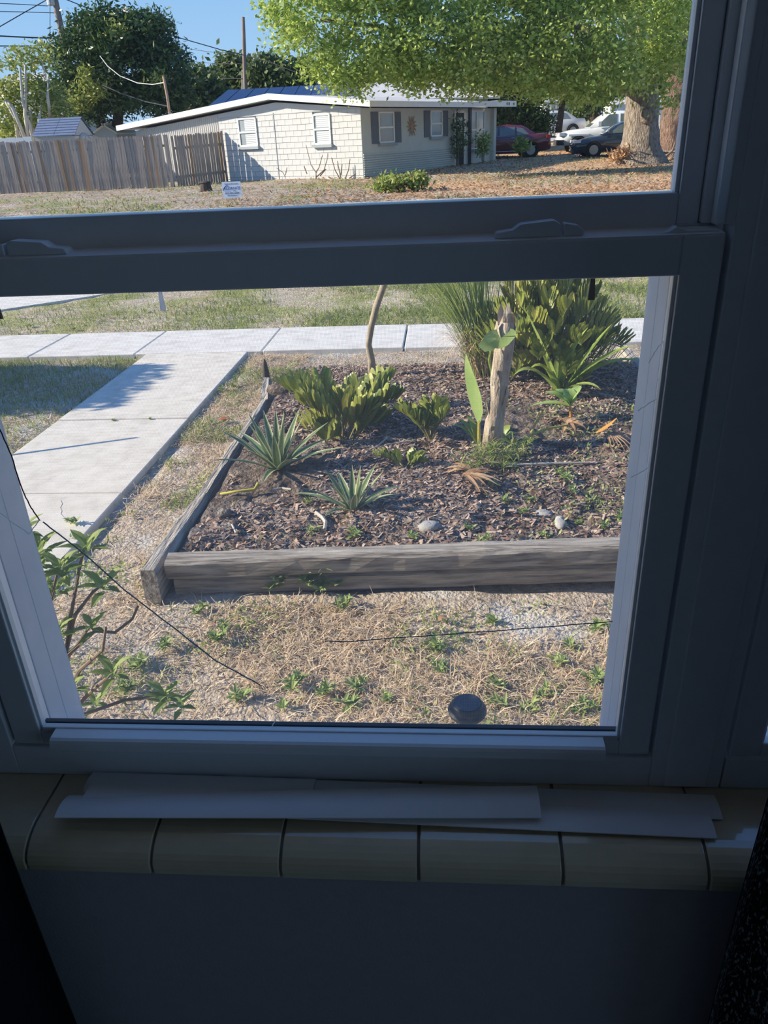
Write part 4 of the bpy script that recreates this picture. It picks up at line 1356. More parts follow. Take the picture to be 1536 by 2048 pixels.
weed(gz(640, 1180, .0), 'lush broad leaved weed growing against the middle of the front timber', 42, .075, .020, .10)
weed(gz(575, 1178, .0), 'leafy weed just left of the lush one at the front timber', 26, .07, .018, .09)
weed(gz(505, 1160, .0), 'tall thin seedy weed standing before the front timber', 14, .11, .006, .16)
weed(gz(385, 1165, .0), 'thin dry weed stalk before the left end of the front timber', 8, .10, .005, .12, mat='straw')
weed(gz(665, 1165, .0), 'upright thin weed at the right of the lush weed', 10, .10, .006, .14)
for q, lab in [((435, 1285), 'yellowish weed on the bare sand beside the diagonal crack line'), ((590, 1375), 'green weed low in the pane past the lower end of the diagonal crack'),
               ((870, 1305), 'lone pale weed in the straw above the solar light'), ((885, 1345), 'leafy weed directly behind the solar light'), ((1000, 1375), 'weed tuft just right of the solar light'),
               ((1180, 1370), 'weed tuft in the lower right corner of the lawn beside the window jamb'), ((1195, 1260), 'weed tuft at the right end of the horizontal crack line'),
               ((690, 1215), 'small weed in the straw right below the lush timber weed'), ((280, 1330), 'weed tuft at the right tips of the leafy shrub')]:
    weed(gz(q[0], q[1], .0), lab, 20, random.uniform(.05, .065), .014, .035)
wm = MB()
for q in [(450, 1260), (650, 1390), (715, 1375), (770, 1400), (1085, 1395), (1120, 1330), (1140, 1300), (835, 1390), (480, 1400), (560, 1420), (1055, 1430), (1150, 1425), (700, 1420), (260, 1380), (330, 1300), (985, 1250), (1165, 1420), (400, 1230), (1000, 1415),
          (150, 1085), (60, 655), (150, 660), (470, 775)]:
    weed(gz(q[0], q[1], .0), '', 16, random.uniform(.035, .06), .012, .03, into=wm)
o = wm.build('weed_tufts', K['weed']); tag(o, 'scattered small weed tufts sprouting all over the dry lawn', 'weeds', kind='stuff')
for q, lab in [((1130, 960), 'bright weed patch in the right half of the bed soil'), ((1040, 1030), 'weed clump by the flat pale stone in the bed'), ((1210, 1060), 'weed clump at the right end of the front timber inside the bed'),
               ((710, 1075), 'tiny weed against the inner side of the front timber below the smaller agave'), ((628, 1070), 'tiny yellow green sprout beside the bent pale stick')]:
    weed(bedpt(*q), lab, 16, random.uniform(.04, .06), .012, .035)
wm = MB()
for q in [(1060, 1005), (1010, 1010), (1145, 985), (1115, 950), (1180, 1010), (935, 1060), (970, 1085), (830, 1080), (1090, 1075), (620, 1010), (1160, 1050), (965, 960), (985, 975), (1235, 1040)]:
    weed(bedpt(*q), '', 13, random.uniform(.03, .055), .011, .03, into=wm)
o = wm.build('bed_weed_tufts', K['weed']); tag(o, 'scattered tiny weeds sprouting from the bed soil', 'weeds', kind='stuff')
wm = MB()
for q, n_ in [((985, 920), 34), ((960, 928), 30), ((1015, 925), 30), ((940, 945), 20), ((1040, 905), 24), ((1000, 945), 22)]:
    weed(bedpt(*q), '', n_ + 14, .10, .007, .085, into=wm)
o = wm.build('trunk_foot_weeds', K['grass']); tag(o, 'dense fine pale weeds growing around the foot of the cut trunk', 'weeds', kind='stuff')
for q, lab in [((185, 1085), 'yellow green weed at the right edge of the walkway above the shrub'), ((148, 1049), 'small weed growing in the cracked walkway slab'), ((445, 782), 'weed patch between the walkway and the back left corner of the bed'),
               ((228, 842), 'left one of two tiny weeds in the walkway joint'), ((300, 840), 'right one of two tiny weeds in the walkway joint'), ((250, 640), 'green weed clump on the verge just beyond the sidewalk'),
               ((290, 625), 'second green weed clump on the verge farther from the sidewalk')]:
    k_ = .45 if 'tiny' in lab else 1.0
    weed(gz(q[0], q[1], .02 if 'walkway joint' in lab or 'slab' in lab else .0), lab, 16, .055 * k_, .013 * k_, .035 * k_)
weed(gz(30, 810, 0), 'thin grass tuft in the shaded lawn left of the path', 12, .08, .006, .05)


# ------------------------------------------------------------------ leafy shrub at the lower left of the window
YS = 1.62
base = np.array([-1.18, 1.52, 0.0])
sh = thing('leafy_shrub', 'thin leafy shrub with reddish twigs at the lower left outside the window', 'shrub', base)


def whorl(c0, L, n, up=.5):
    b = MB()
    for i in range(n):
        a = i * 2.39996 + random.random() * .5
        k = (i + .5) / n
        d = unit(np.array([math.cos(a), math.sin(a), up * (1.4 - 1.6 * k)]))
        b0 = c0 - np.array([0, 0, .02 * k * n / 6])
        tip = b0 + d * L * random.uniform(.75, 1.1)
        W = L * .34
        b.strap(bez(b0, (b0 + tip) / 2 + np.array([0, 0, L * .12]), tip, 6), [W * .12, W * .7, W, W * .85, W * .45, W * .04], fold=.35)
    return b


twigs = [[(95, 1430), (86, 1265), (88, 1190), (80, 1130), (76, 1095)], [(95, 1430), (63, 1150), (40, 1105), (45, 1062)], [(110, 1420), (150, 1230), (185, 1185), (205, 1168)],
         [(120, 1420), (130, 1315), (190, 1262), (230, 1265), (265, 1238), (276, 1212)], [(115, 1420), (160, 1340), (205, 1300), (212, 1255)], [(140, 1430), (175, 1390), (215, 1355), (225, 1340)],
         [(120, 1420), (105, 1300), (118, 1262)], [(115, 1425), (140, 1240), (160, 1130), (170, 1092)], [(150, 1435), (250, 1400), (330, 1392)], [(130, 1430), (135, 1400), (140, 1375)],
         [(120, 1425), (125, 1330), (182, 1250)], [(105, 1425), (98, 1220), (118, 1130)]]
whs = [((76, 1095), .075, 14), ((45, 1058), .07, 7), ((205, 1166), .075, 8), ((118, 1258), .07, 9), ((225, 1340), .07, 8), ((172, 1088), .075, 8), ((330, 1388), .07, 10), ((140, 1372), .06, 9),
       ((182, 1248), .06, 8), ((118, 1130), .075, 12), ((86, 1160), .07, 12), ((100, 1290), .07, 8), ((190, 1400), .06, 8), ((360, 1405), .06, 8), ((60, 1120), .06, 7), ((110, 1175), .07, 9)]
for i, tw in enumerate(twigs):
    yy = YS + random.uniform(-.12, .12)
    pts = [base + np.array([random.uniform(-.03, .03), 0, 0])] + [at(x, y, YS + (yy - YS) * k / len(tw)) for k, (x, y) in enumerate(tw)]
    MB().tube(pts, [.007 * (1 - .6 * k / len(pts)) for k in range(len(pts))], 6).build('twig', K['twig'], sh)
for (q, L, n_) in whs:
    whorl(at(q[0], q[1], YS + random.uniform(-.08, .08)), L, n_).build('leaf_whorl', K['shrub_leaf'], sh)

# ------------------------------------------------------------------ solar path light
lp_ = np.array([.061, 1.658, 0.0])
so_ = thing('solar_light', 'round black solar path light standing just outside the window', 'lamp', lp_)
MB().lathe([(.050, .262), (.0535, .268), (.0545, .276), (.050, .284), (.0435, .288), (.0425, .296), (.039, .2985)], (lp_[0], lp_[1], 0), 40).build('cap', K['solar_black'], so_, smooth=False)
b = MB(); b.lathe([(.0365, .2986), (.0365, .3005)], (lp_[0], lp_[1], 0), 32)
cell = b.build('solar_panel', K['solar_cell'], so_)
b = MB()
for i in range(15):
    x = -.033 + .066 * i / 14
    h_ = math.sqrt(max(0, .0355 ** 2 - x * x))
    if h_ > .004: b.box(lp_[0] + x - .0006, lp_[0] + x + .0006, lp_[1] - h_, lp_[1] + h_, .3005, .3011)
b.build('panel_lines', K['solar_black'], cell)
for sx_ in (-1, 1):
    MB().box(lp_[0] + sx_ * .019 - .004, lp_[0] + sx_ * .019 + .004, lp_[1] - .012, lp_[1] + .012, .15, .264).build('post', K['solar_black'], so_)
MB().lathe([(.020, .16), (.022, .20), (.022, .245), (.018, .262)], (lp_[0], lp_[1], 0), 16).build('lens', K['lamp_clear'], so_)
MB().lathe([(.004, -.05), (.010, .0), (.011, .15), (.022, .152), (.022, .16)], (lp_[0], lp_[1], 0), 12).build('stake', K['solar_black'], so_)

# ------------------------------------------------------------------ added out of view on the left: hedge and stake to cast shade
hp = (-5.95, 5.62, 0)
hg = thing('shade_hedge', 'boxy hedge added out of view to cast shade over the walkway', 'hedge', hp)
n = 9000
face = rng.integers(0, 5, n)
q = rng.uniform(-1, 1, (n, 3))
for ax, val, f_ in ((0, 1, 0), (0, -1, 1), (1, 1, 2), (1, -1, 3), (2, 1, 4)):
    q[face == f_, ax] = val
Pq = np.stack([hp[0] + q[:, 0] * .7 + rng.normal(0, .02, n), hp[1] + q[:, 1] * .55 + .28 * q[:, 0] * -.3 + rng.normal(0, .02, n), .72 + q[:, 2] * .70 + rng.normal(0, .02, n)], 1)
leaf_mesh('foliage', Pq, K['leaf_back'], hg, .07, .5)
MB().box(hp[0] - .66, hp[0] + .66, hp[1] - .52, hp[1] + .52, 0, 1.38).build('inner_branches', K['bark_dark'], hg)
o = MB().tube([(-3.95, 3.74, -.05), (-3.47, 4.44, .74)], [.016, .012], 8).build('shadow_stake', K['sapling'])
tag(o, 'leaning wooden stake added out of view to cast a thin shadow line', 'stake')

# ================================================================== ACROSS THE STREET: HOUSE
A = np.array([-2.87, 30.5, .0])
U = np.array([.5061, .8625, 0])        # along the shaded front wall, away from us
Gd = np.array([-.8625, .5061, 0])      # along the sunlit gable wall, to the left
HZ0 = .30


def hp_(t, s, z):
    return A + Gd * t + U * s + np.array([0, 0, z])


house = thing('block_house', 'white single storey block house with low gable roof across the street', 'house', hp_(5, 5, HZ0))
GT = 12.4; FS = 10.4
outline = [(0, HZ0 - .2), (GT, HZ0 - .2), (GT, 2.45), (4.0, 3.10), (0, 2.70)]
b = MB(); b.prism([hp_(t, .03, z) for t, z in outline], U * (FS - .03))
b.build('wall_core', K['mortar'], house)
b = MB(); b.prism([hp_(-.012, .0, z) for z in (HZ0 - .2, 2.70)] + [hp_(-.012, FS, z) for z in (2.70, HZ0 - .2)], -Gd * -.012)
b.build('front_wall', K['front_paint'], house)
# concrete blocks of the gable wall (laid in courses)
WN = [(1.36, 2.22, 1.53, 2.62), (5.05, 6.08, 1.55, 2.66)]
bm_cache = {}


def block(t0, t1, z0, z1):
    key = (round(t1 - t0, 3), round(z1 - z0, 3))
    if key not in bm_cache:
        mb_ = MB(); mb_.obox((0, 0, 0), Gd * (t1 - t0) / 2, U * .025, np.array([0, 0, (z1 - z0) / 2]))
        me = bpy.data.meshes.new('block'); me.from_pydata(mb_.v, [], mb_.f); me.materials.append(K['block']); bm_cache[key] = me
    o = bpy.data.objects.new('block', bm_cache[key]); C.objects.link(o); o.parent = house
    o.location = hp_((t0 + t1) / 2, .010 + random.uniform(-.002, .002), (z0 + z1) / 2) - np.array(house.location)


ch = .2
for r in range(13):
    z0 = HZ0 + r * ch; z1 = z0 + ch - .012
    t = -.2 * (r % 2)
    while t < 7.1:
        t0, t1 = max(t, 0), min(t + .40 - .012, 7.15)
        top = np.interp((t0 + t1) / 2, [0, 4, GT], [2.68, 3.08, 2.45])
        if t1 - t0 > .05 and z1 < top:
            segs = [(t0, t1)]
            for (a0, a1, b0_, b1_) in WN:
                if z1 > b0_ and z0 < b1_:
                    ns = []
                    for (q0, q1) in segs:
                        if q1 <= a0 or q0 >= a1: ns.append((q0, q1))
                        else:
                            if q0 < a0 - .03: ns.append((q0, a0))
                            if q1 > a1 + .03: ns.append((a1, q1))
                    segs = ns
            for q0, q1 in segs: block(q0, q1, z0, z1)
        t += .40
# boarded gable top above the blocks and the corrugated left part
b = MB(); b.prism([hp_(t, -.012, z) for t, z in [(.0, 2.905 - .2), (7.1, 2.905 - .2), (7.1, 2.84), (4, 3.09), (0, 2.72)]], U * .05); b.build('gable_board', K['block'], house)
b = MB(); b.obox(hp_(3.4, -.02, 2.70), Gd * 3.4, U * .012, np.array([0, 0, .012])); b.build('gable_batten', K['mortar'], house)
b = MB()
for i in range(44):
    t = 7.2 + i * .118
    top = np.interp(t, [4, GT], [3.08, 2.43])
    b.prism([hp_(t, .03, HZ0), hp_(t + .03, -.01, HZ0), hp_(t + .07, -.01, HZ0), hp_(t + .10, .03, HZ0)], (0, 0, top - HZ0))
b.build('corrugated_siding', K['siding'], house)
b = MB(); b.tube([hp_(4.15, -.02, HZ0), hp_(4.15, -.02, 2.75)], .018, 6); b.build('conduit', K['mortar'], house)


# roof slopes
def slab(name, t0, z0, t1, z1, s0, s1, th, mat, parent):
    b = MB()
    b.prism([hp_(t0, s0, z0), hp_(t1, s0, z1), hp_(t1, s0, z1 + th), hp_(t0, s0, z0 + th)], U * (s1 - s0))
    return b.build(name, mat, parent)


slab('roof_slope', -.65, 2.72, 4.0, 3.20, -.35, 10.6, .16, K['roof_gray'], house)
slab('roof_slope', 4.0, 3.20, 13.1, 2.50, -.35, 11.2, .16, K['roof_gray'], house)
slab('rake_fascia', -.68, 2.70, 4.0, 3.19, -.40, -.352, .20, K['white'], house)
slab('rake_fascia', 4.0, 3.19, 13.15, 2.48, -.40, -.352, .20, K['white'], house)
slab('eave_fascia', -.70, 2.70, -.651, 2.70, -.40, 8.3, .19, K['white'], house)
# entry canopy that stands out past the eave
b = MB(); b.prism([hp_(-.66, 8.3, 2.72), hp_(-1.25, 8.3, 2.70), hp_(-1.25, 8.3, 2.93), hp_(-.66, 8.3, 2.93)], U * 1.9); can = b.build('entry_canopy', K['white'], house)
b = MB(); b.prism([hp_(-.64, 6.7, 2.72), hp_(-1.25, 8.295, 2.70), hp_(-1.25, 8.295, 2.92), hp_(-.64, 6.7, 2.90)], U * .004 + Gd * .03); b.build('canopy_side', K['white'], house)


def digit_mesh(txt, size, name, mat, parent, org, right, up, nrm, depth=.004):
    """raised lettering made from a text curve turned to mesh"""
    cu = bpy.data.curves.new('txt', 'FONT'); cu.body = txt; cu.size = size; cu.extrude = depth; cu.align_x = 'CENTER'; cu.resolution_u = 2
    to = bpy.data.objects.new('txt', cu); C.objects.link(to)
    dg = bpy.context.evaluated_depsgraph_get()
    me = bpy.data.meshes.new_from_object(to.evaluated_get(dg))
    bpy.data.objects.remove(to); bpy.data.curves.remove(cu)
    me.name = name
    M_ = Matrix.Identity(4)
    for i in range(3):
        M_[i][0] = right[i]; M_[i][1] = up[i]; M_[i][2] = nrm[i]; M_[i][3] = org[i]
    me.transform(M_)
    base_ = np.zeros(3); o = parent
    while o is not None:
        base_ += np.array(o.location); o = o.parent
    me.transform(Matrix.Translation(-Vector(base_)))
    me.materials.clear()
    return link(name, me, mat, parent)


ZU = np.array([0, 0, 1.0])
digit_mesh('4110', .17, 'house_number', K['dark'], can, hp_(-1.256, 9.35, 2.755), U, ZU, -Gd)


def wall_window(parent, t0, t1, z0, z1, front, blinds, shut=0.0, grid=False):
    """a double hung window set on the gable (front=False) or the front wall"""
    def w(a, d, z):
        return hp_(-.012 - d, a, z) if front else hp_(a, -.015 - d, z)
    ax = U if front else Gd; nx = (-Gd) if front else (-U)
    cx, cz = (t0 + t1) / 2, (z0 + z1) / 2
    f = MB()
    e = .055
    for (a0, a1, c0, c1) in ((t0, t0 + e, z0, z1), (t1 - e, t1, z0, z1), (t0, t1, z1 - e, z1), (t0, t1, z0, z0 + e), (t0, t1, cz - .03, cz + .03)):
        f.obox(w((a0 + a1) / 2, .02, (c0 + c1) / 2), ax * (a1 - a0) / 2, nx * .025, ZU * (c1 - c0) / 2)
    if grid: f.obox(w(cx, .02, cz), ax * .03, nx * .025, ZU * (z1 - z0) / 2)
    wf = f.build('house_window', K['white'], parent)
    for (c0, c1) in ((z0 + e, cz - .03), (cz + .03, z1 - e)):
        MB().obox(w(cx, .004, (c0 + c1) / 2), ax * ((t1 - t0) / 2 - e), nx * .006, ZU * (c1 - c0) / 2).build('pane', K['pane_far'], wf)
    if blinds:
        bb_ = MB()
        for k in range(14):
            z = z0 + e + (z1 - z0 - 2 * e) * (k + .5) / 14
            if abs(z - cz) < .05: continue
            sh_ = (t1 - t0) * (.12 if blinds == 1 else .30)
            bb_.obox(w(cx + (sh_ * -.5), .013, z), ax * ((t1 - t0) / 2 - e - sh_ / 2), nx * .003, ZU * .024)
        bb_.build('blind_slats', K['blind'], wf)
    MB().obox(w(cx, .05, z0 - .05), ax * ((t1 - t0) / 2 + .06), nx * .07, ZU * .05).build('window_ledge', K['sill_far'], parent)
    if shut:
        for (a, bq) in ((t0 - shut, t0 - .02), (t1 + .02, t1 + shut)):
            sb = MB(); sb.obox(w((a + bq) / 2, .02, cz - .01), ax * (bq - a) / 2, nx * .02, ZU * (z1 - z0) / 2)
            so2 = sb.build('shutter', K['shutter'], parent)
            lv = MB()
            for k in range(12):
                lv.obox(w((a + bq) / 2, .042, z0 + (z1 - z0) * (k + .5) / 12), ax * ((bq - a) / 2 - .05), nx * .006, ZU * .02)
            lv.build('louvres', K['shutter'], so2)


wall_window(house, 1.38, 2.20, 1.58, 2.60, False, 1)
wall_window(house, 5.07, 6.06, 1.62, 2.64, False, 2)
wall_window(house, 1.05, 2.10, 1.53, 2.58, True, 0, .46)
wall_window(house, 4.75, 5.72, 1.66, 2.62, True, 0, .46)
wall_window(house, 8.00, 9.50, 1.08, 2.62, True, 0, 0, True)
# painted brick courses of the lower front wall
for r in range(11):
    z = .40 + r * .078
    MB().obox(hp_(-.03, 3.25, z), U * 3.25, Gd * .022, ZU * .026).build('brick_course', K['brick_gray'], house)
# front door with glazing and iron trellis
f = MB()
for (a0, a1, c0, c1) in ((6.70, 6.80, .40, 2.62), (7.55, 7.65, .40, 2.62), (6.70, 7.65, 2.52, 2.62)):
    f.obox(hp_(-.04, (a0 + a1) / 2, (c0 + c1) / 2), U * (a1 - a0) / 2, Gd * .03, ZU * (c1 - c0) / 2)
f.build('door_frame', K['white'], house)
dr = MB().obox(hp_(-.02, 7.17, 1.47), U * .37, Gd * .02, ZU * 1.05).build('front_door', K['dark'], house)
MB().obox(hp_(-.043, 7.17, 1.75), U * .25, Gd * .004, ZU * .6).build('door_pane', K['pane_far'], dr)
b = MB()
for k in range(9):
    b.tube([hp_(-.55, 7.0 + .035 * k, .42), hp_(-.55, 7.0 + .035 * k + .02 * math.sin(k), 2.70)], .010, 5)
for z in np.linspace(.6, 2.6, 9):
    b.tube([hp_(-.55, 7.0 + .14 + .14 * math.cos(a), z + .1 * math.sin(a)) for a in np.linspace(0, 2 * math.pi, 9)], .009, 4)
b.build('iron_trellis', K['dark'], house)
b = MB(); b.lathe([(.03, -.12), (.07, -.05), (.08, .08), (.05, .14), (.01, .18)], tuple(hp_(-.12, 7.85, 2.05)), 8); b.build('wall_lantern', K['dark'], house)
MB().obox(hp_(-.10, 10.25, 1.50), U * .12, Gd * .09, ZU * 1.2).build('corner_pilaster', K['front_paint'], house)
# sunburst ornament
sun_o = thing('sun_ornament', 'rusty metal sunburst ornament on the shaded front wall', 'wall ornament', hp_(-.05, 3.35, 2.07))
sc_ = np.array(sun_o.location)
b = MB(); b.obox(sc_, U * .12, Gd * .015, ZU * .12)
rad = [];
b = MB()
cv = [sc_ - Gd * .02] + [sc_ + U * .15 * math.cos(a) + ZU * .15 * math.sin(a) for a in np.linspace(0, 2 * math.pi, 17)[:-1]]
b.add(cv, [(0, 1 + i, 1 + (i + 1) % 16) for i in range(16)]); b.prism(cv[1:], Gd * .012)
b.build('face', K['rust'], sun_o)
for k in range(12):
    a = 2 * math.pi * k / 12
    L_ = .36 if k % 2 else .42
    d1 = U * math.cos(a) + ZU * math.sin(a); d2 = -U * math.sin(a) + ZU * math.cos(a)
    MB().prism([sc_ + d1 * .17 - d2 * .035, sc_ + d1 * .27 - d2 * .03 + d2 * .02, sc_ + d1 * L_, sc_ + d1 * .27 + d2 * .045, sc_ + d1 * .17 + d2 * .035], Gd * .01).build('ray', K['rust'], sun_o)

# roof of the building behind with dark blue panels
Yr = 43.5
rh = thing('rear_house', 'house behind with a dark blue panelled roof above the white gable', 'house', at(560, 262, 46))
c00, c10, c11, c01 = at(418, 212, Yr), at(705, 198, Yr), at(705, 168, Yr + 2.6), at(455, 182, Yr + 2.6)
cuts = [0, .10, .22, .34, .46, .58, .70, .83, 1.0]
for i in range(8):
    u0, u1 = cuts[i] + .004, cuts[i + 1] - .004
    p00 = c00 * (1 - u0) + c10 * u0; p10 = c00 * (1 - u1) + c10 * u1; p11 = c01 * (1 - u1) + c11 * u1; p01 = c01 * (1 - u0) + c11 * u0
    MB().prism([p00, p10, p11, p01], (0, 0, .05)).build('roof_panel', K['panel_blue'], rh)
b = MB(); b.prism([c00 - ZU * .06, c10 - ZU * .06, c11 - ZU * .06, c01 - ZU * .06], (0, 0, .05)); b.build('roof_deck', K['roof_gray'], rh)
g_ = [at(690, 203, 44.2), at(1000, 197, 44.2), at(985, 186, 45), at(905, 163, 47), at(700, 169, 46.4)]
MB().prism(g_, (0, 0, .08)).build('shingle_roof', K['roof_gray'], rh)
MB().box(g_[0][0], at(975, 250, 44.6)[0], 44.8, 48, .5, g_[0][2] - .1).build('wall', K['shed'], rh)
b = MB(); b.box(c00[0] + .5, c10[0] - .2, Yr + .6, Yr + 5, .5, c00[2] - .1); b.build('wall', K['shed'], rh)

# ------------------------------------------------------------------ picket fence
fe = thing('picket_fence', 'weathered grey wooden picket fence left of the white house', 'fence', (-14, 32, .25))
fg = thing('fence_gate', 'slightly open gate panel of the picket fence meeting the house wall', 'gate', (-9.7, 33, .3))
pm = []
for v in range(5):
    mb_ = MB(); w = .048 + .002 * v; h = 1.86 + .015 * (v % 3)
    prof_ = [(-w, 0), (w, 0), (w, h - .05), (w * .55, h), (-w * .55, h), (-w, h - .05)]
    mb_.prism([(a, -.010, z) for a, z in prof_], (0, .02, 0))
    me = bpy.data.meshes.new('picket'); me.from_pydata(mb_.v, [], mb_.f); pm.append(me)
    me.materials.append(K['picket'] if v < 4 else K['picket_b'])


def picket(parent, p, rot, lean=0.0):
    v = random.choice([0, 0, 1, 1, 2, 2, 3, 3, 4])
    o = bpy.data.objects.new('picket', pm[v]); C.objects.link(o); o.parent = parent
    o.location = np.array(p) - np.array(parent.location); o.rotation_euler = (random.uniform(-.012, .012), lean + random.uniform(-.012, .012), rot)
    return o


x = -22.5
while x < -10.75:
    picket(fe, (x, 32 + random.uniform(-.012, .012), float(hz(x, 32)) + .0 + random.uniform(-.03, .02)), 0)
    x += .108 + random.uniform(-.004, .006)
for z in (.65, 1.75):
    MB().box(-22.5, -10.7, 32.025, 32.065, z, z + .085).build('rail', K['picket'], fe)
for x in (-20.2, -17.8, -15.4, -13.0):
    MB().box(x - .05, x + .05, 32.07, 32.17, .05, 2.0).build('post', K['picket'], fe)
MB().obox((-10.63, 31.98, 1.17), (.065, 0, 0), (0, .065, 0), (0, 0, 1.0)).build('gate_post', K['picket'], fe)
g0 = np.array([-10.48, 32.12, .28]); g1 = np.array([-8.98, 33.85, .36]); gd = unit(g1 - g0); gl = np.linalg.norm(g1 - g0); ga = math.atan2(gd[1], gd[0])
for k in range(19):
    q = g0 + gd * (.07 + k * gl / 19.2)
    picket(fg, q + np.array([0, 0, -.02]), ga)
gn = np.array([-gd[1], gd[0], 0])
for z in (.70, 1.72):
    MB().obox((g0 + g1) / 2 * np.array([1, 1, 0]) + gn * .035 + ZU * z, gd * gl / 2, gn * .02, ZU * .045).build('rail', K['picket'], fg)
MB().obox(g1 + gn * .0 + gd * .06 + ZU * .90, gd * .045, gn * .045, ZU * .98).build('post', K['picket'], fg)
# white low fence behind at the far left
b = MB()
o = thing('vinyl_fence', 'low white fence glimpsed behind the pickets at the left edge', 'fence', (-20, 34.5, .2))
for k in range(16):
    MB().box(-23 + k * .36, -23 + k * .36 + .345, 34.5, 34.53, .2, 2.36 + .02 * (k % 2)).build('panel', K['white'], o)

# ------------------------------------------------------------------ garden shed with blue shingle roof
shd = thing('garden_shed', 'small garden shed with a blue shingled roof behind the fence', 'shed', (-16.5, 36, .3))
SX0, SX1 = -17.46, -15.56
ye, yr_, ze, zr = 35.0, 36.05, 2.34, 3.06
MB().box(SX0 + .08, SX1 - .06, ye + .08, 2 * yr_ - ye - .08, .25, ze + .02).build('wall', K['shed'], shd)
b = MB(); b.prism([(SX1 - .06, ye + .05, ze), (SX1 - .06, 2 * yr_ - ye - .05, ze), (SX1 - .06, yr_, zr - .06)], (-.1, 0, 0)); gb_ = b.build('gable', K['shed'], shd)
for r in range(7):                      # shingle courses on both slopes
    f0, f1 = r / 7, (r + 1.12) / 7
    for sg in (-1, 1):
        for (xa, xb) in ((SX0, (SX0 + SX1) / 2 - .008), ((SX0 + SX1) / 2 + .008, SX1)):
            q0 = (yr_ + sg * (yr_ - ye) * (1 - f0), ze + (zr - ze) * f0); q1 = (yr_ + sg * (yr_ - ye) * (1 - min(1, f1)), ze + (zr - ze) * min(1, f1))
            MB().prism([(xa, q0[0], q0[1] + .03), (xb, q0[0], q0[1] + .03), (xb, q1[0], q1[1]), (xa, q1[0], q1[1])], (0, 0, .02)).build('shingle_course', K['shingle_blue'], shd)
b = MB()
ar = [(36.05 + .55 * math.cos(a), 2.15 + .32 * math.sin(a)) for a in np.linspace(0, math.pi, 12)] + [(35.5, .4), (36.6, .4)]
b.prism([(SX1 - .055, y, z) for y, z in ar], (.03, 0, 0)); dd_ = b.build('arched_door', K['sill_far'], shd)
ar2 = [(36.05 + .43 * math.cos(a), 2.10 + .25 * math.sin(a)) for a in np.linspace(0, math.pi, 12)] + [(35.62, .5), (36.48, .5)]
b = MB(); b.prism([(SX1 - .025, y, z) for y, z in ar2], (.012, 0, 0)); b.build('door_panel', K['shed'], dd_)
b = MB(); b.box(SX1 - .012, SX1 + .003, 36.03, 36.07, .5, 2.34); b.build('door_bar', K['sill_far'], dd_)

bn = thing('barn_shed', 'grey gabled shed half hidden behind the garden shed', 'shed', at(210, 300, 44))
q0, q1, qa = at(188, 268, 44), at(232, 266, 44), at(209, 252, 44)
MB().prism([np.array([q0[0], 44, .2]), np.array([q1[0], 44, .2]), q1, qa, q0], (0, 3, 0)).build('wall', K['sill_far'], bn)
for (a_, b_) in ((q0, qa), (qa, q1)):
    ex = unit(b_ - a_) * .12
    MB().prism([a_ - ex + np.array([0, -.15, 0]), b_ + ex + np.array([0, -.15, 0]), b_ + ex + np.array([0, -.15, .08]), a_ - ex + np.array([0, -.15, .08])], (0, 3.3, 0)).build('roof_slope', K['shed'], bn)

# neighbour house with grey roof at the far left
nh = thing('neighbour_house', 'grey roofed house far behind the pale branched tree at the left', 'house', at(60, 290, 58))
q0, q1, q2, q3 = at(-60, 245, 58), at(150, 240, 58), at(95, 150, 62), at(20, 153, 62)
MB().prism([q0, q1, q2, q3], (0, 0, .15)).build('roof_slope', K['roof_gray'], nh)
MB().box(q0[0] + .5, q1[0] - .3, 58.6, 66, .6, q0[2]).build('wall', K['shed'], nh)
for px_ in (10, 28, 85):
    w0 = at(px_, 232, 58.5); MB().box(w0[0] - .5, w0[0] + .5, 58.5, 58.6, w0[2] - 1.1, w0[2] - .1).build('house_window', K['pane_far'], nh)


# ------------------------------------------------------------------ yard sign
sg_ = onground(464, 402); YSG = sg_[1]
ys_ = thing('yard_sign', 'small white and navy ALLIANCE yard sign standing in the brown yard', 'sign', sg_)
pa, pb_, pc_, pd = at(447.5, 396, YSG), at(484, 395, YSG), at(481, 363.3, YSG), at(442.5, 363.3, YSG)
cx = (pa + pb_ + pc_ + pd) / 4
hw = .5 * (pb_[0] - pa[0] + pc_[0] - pd[0]) / 2; hh_ = .5 * (pd[2] - pa[2] + pc_[2] - pb_[2]) / 2; SF = hw / .395
rgt = np.array([1.0, 0, 0]); upv = ZU
MB().obox(cx, rgt * hw, np.array([0, .006, 0]), upv * hh_).build('board', K['sign_white'], ys_)
bo = ys_.children[0]
nrm = np.array([0, -1.0, 0])
o_ = cx + nrm * .008
digit_mesh('Ready to Renovate?', .070 * SF, 'sign_heading', K['ink_dark'], bo, o_ + upv * .205 * SF, rgt, upv, nrm, .001)
digit_mesh('ALLIANCE', .155 * SF, 'sign_name', K['ink'], bo, o_ + upv * .005 * SF + rgt * .01 * SF, rgt, upv, nrm, .001)
digit_mesh('roofing', .05 * SF, 'sign_subtitle', K['ink'], bo, o_ - upv * .055 * SF + rgt * .10 * SF, rgt, upv, nrm, .001)
digit_mesh('813-553-4434', .105 * SF, 'sign_phone', K['ink_dark'], bo, o_ - upv * .165 * SF, rgt, upv, nrm, .001)
digit_mesh('AllianceRoofing.com', .052 * SF, 'sign_website', K['ink'], bo, o_ - upv * .235 * SF, rgt, upv, nrm, .001)
b = MB()
b.tube([o_ + rgt * -.36 * SF + upv * -.03 * SF, o_ + rgt * -.33 * SF + upv * .06 * SF, o_ + rgt * -.27 * SF + upv * .125 * SF, o_ + rgt * -.19 * SF + upv * .17 * SF, o_ + rgt * -.13 * SF + upv * .125 * SF], [.006, .012, .014, .012, .006], 6)
b.build('sign_swoosh', K['ink'], bo)
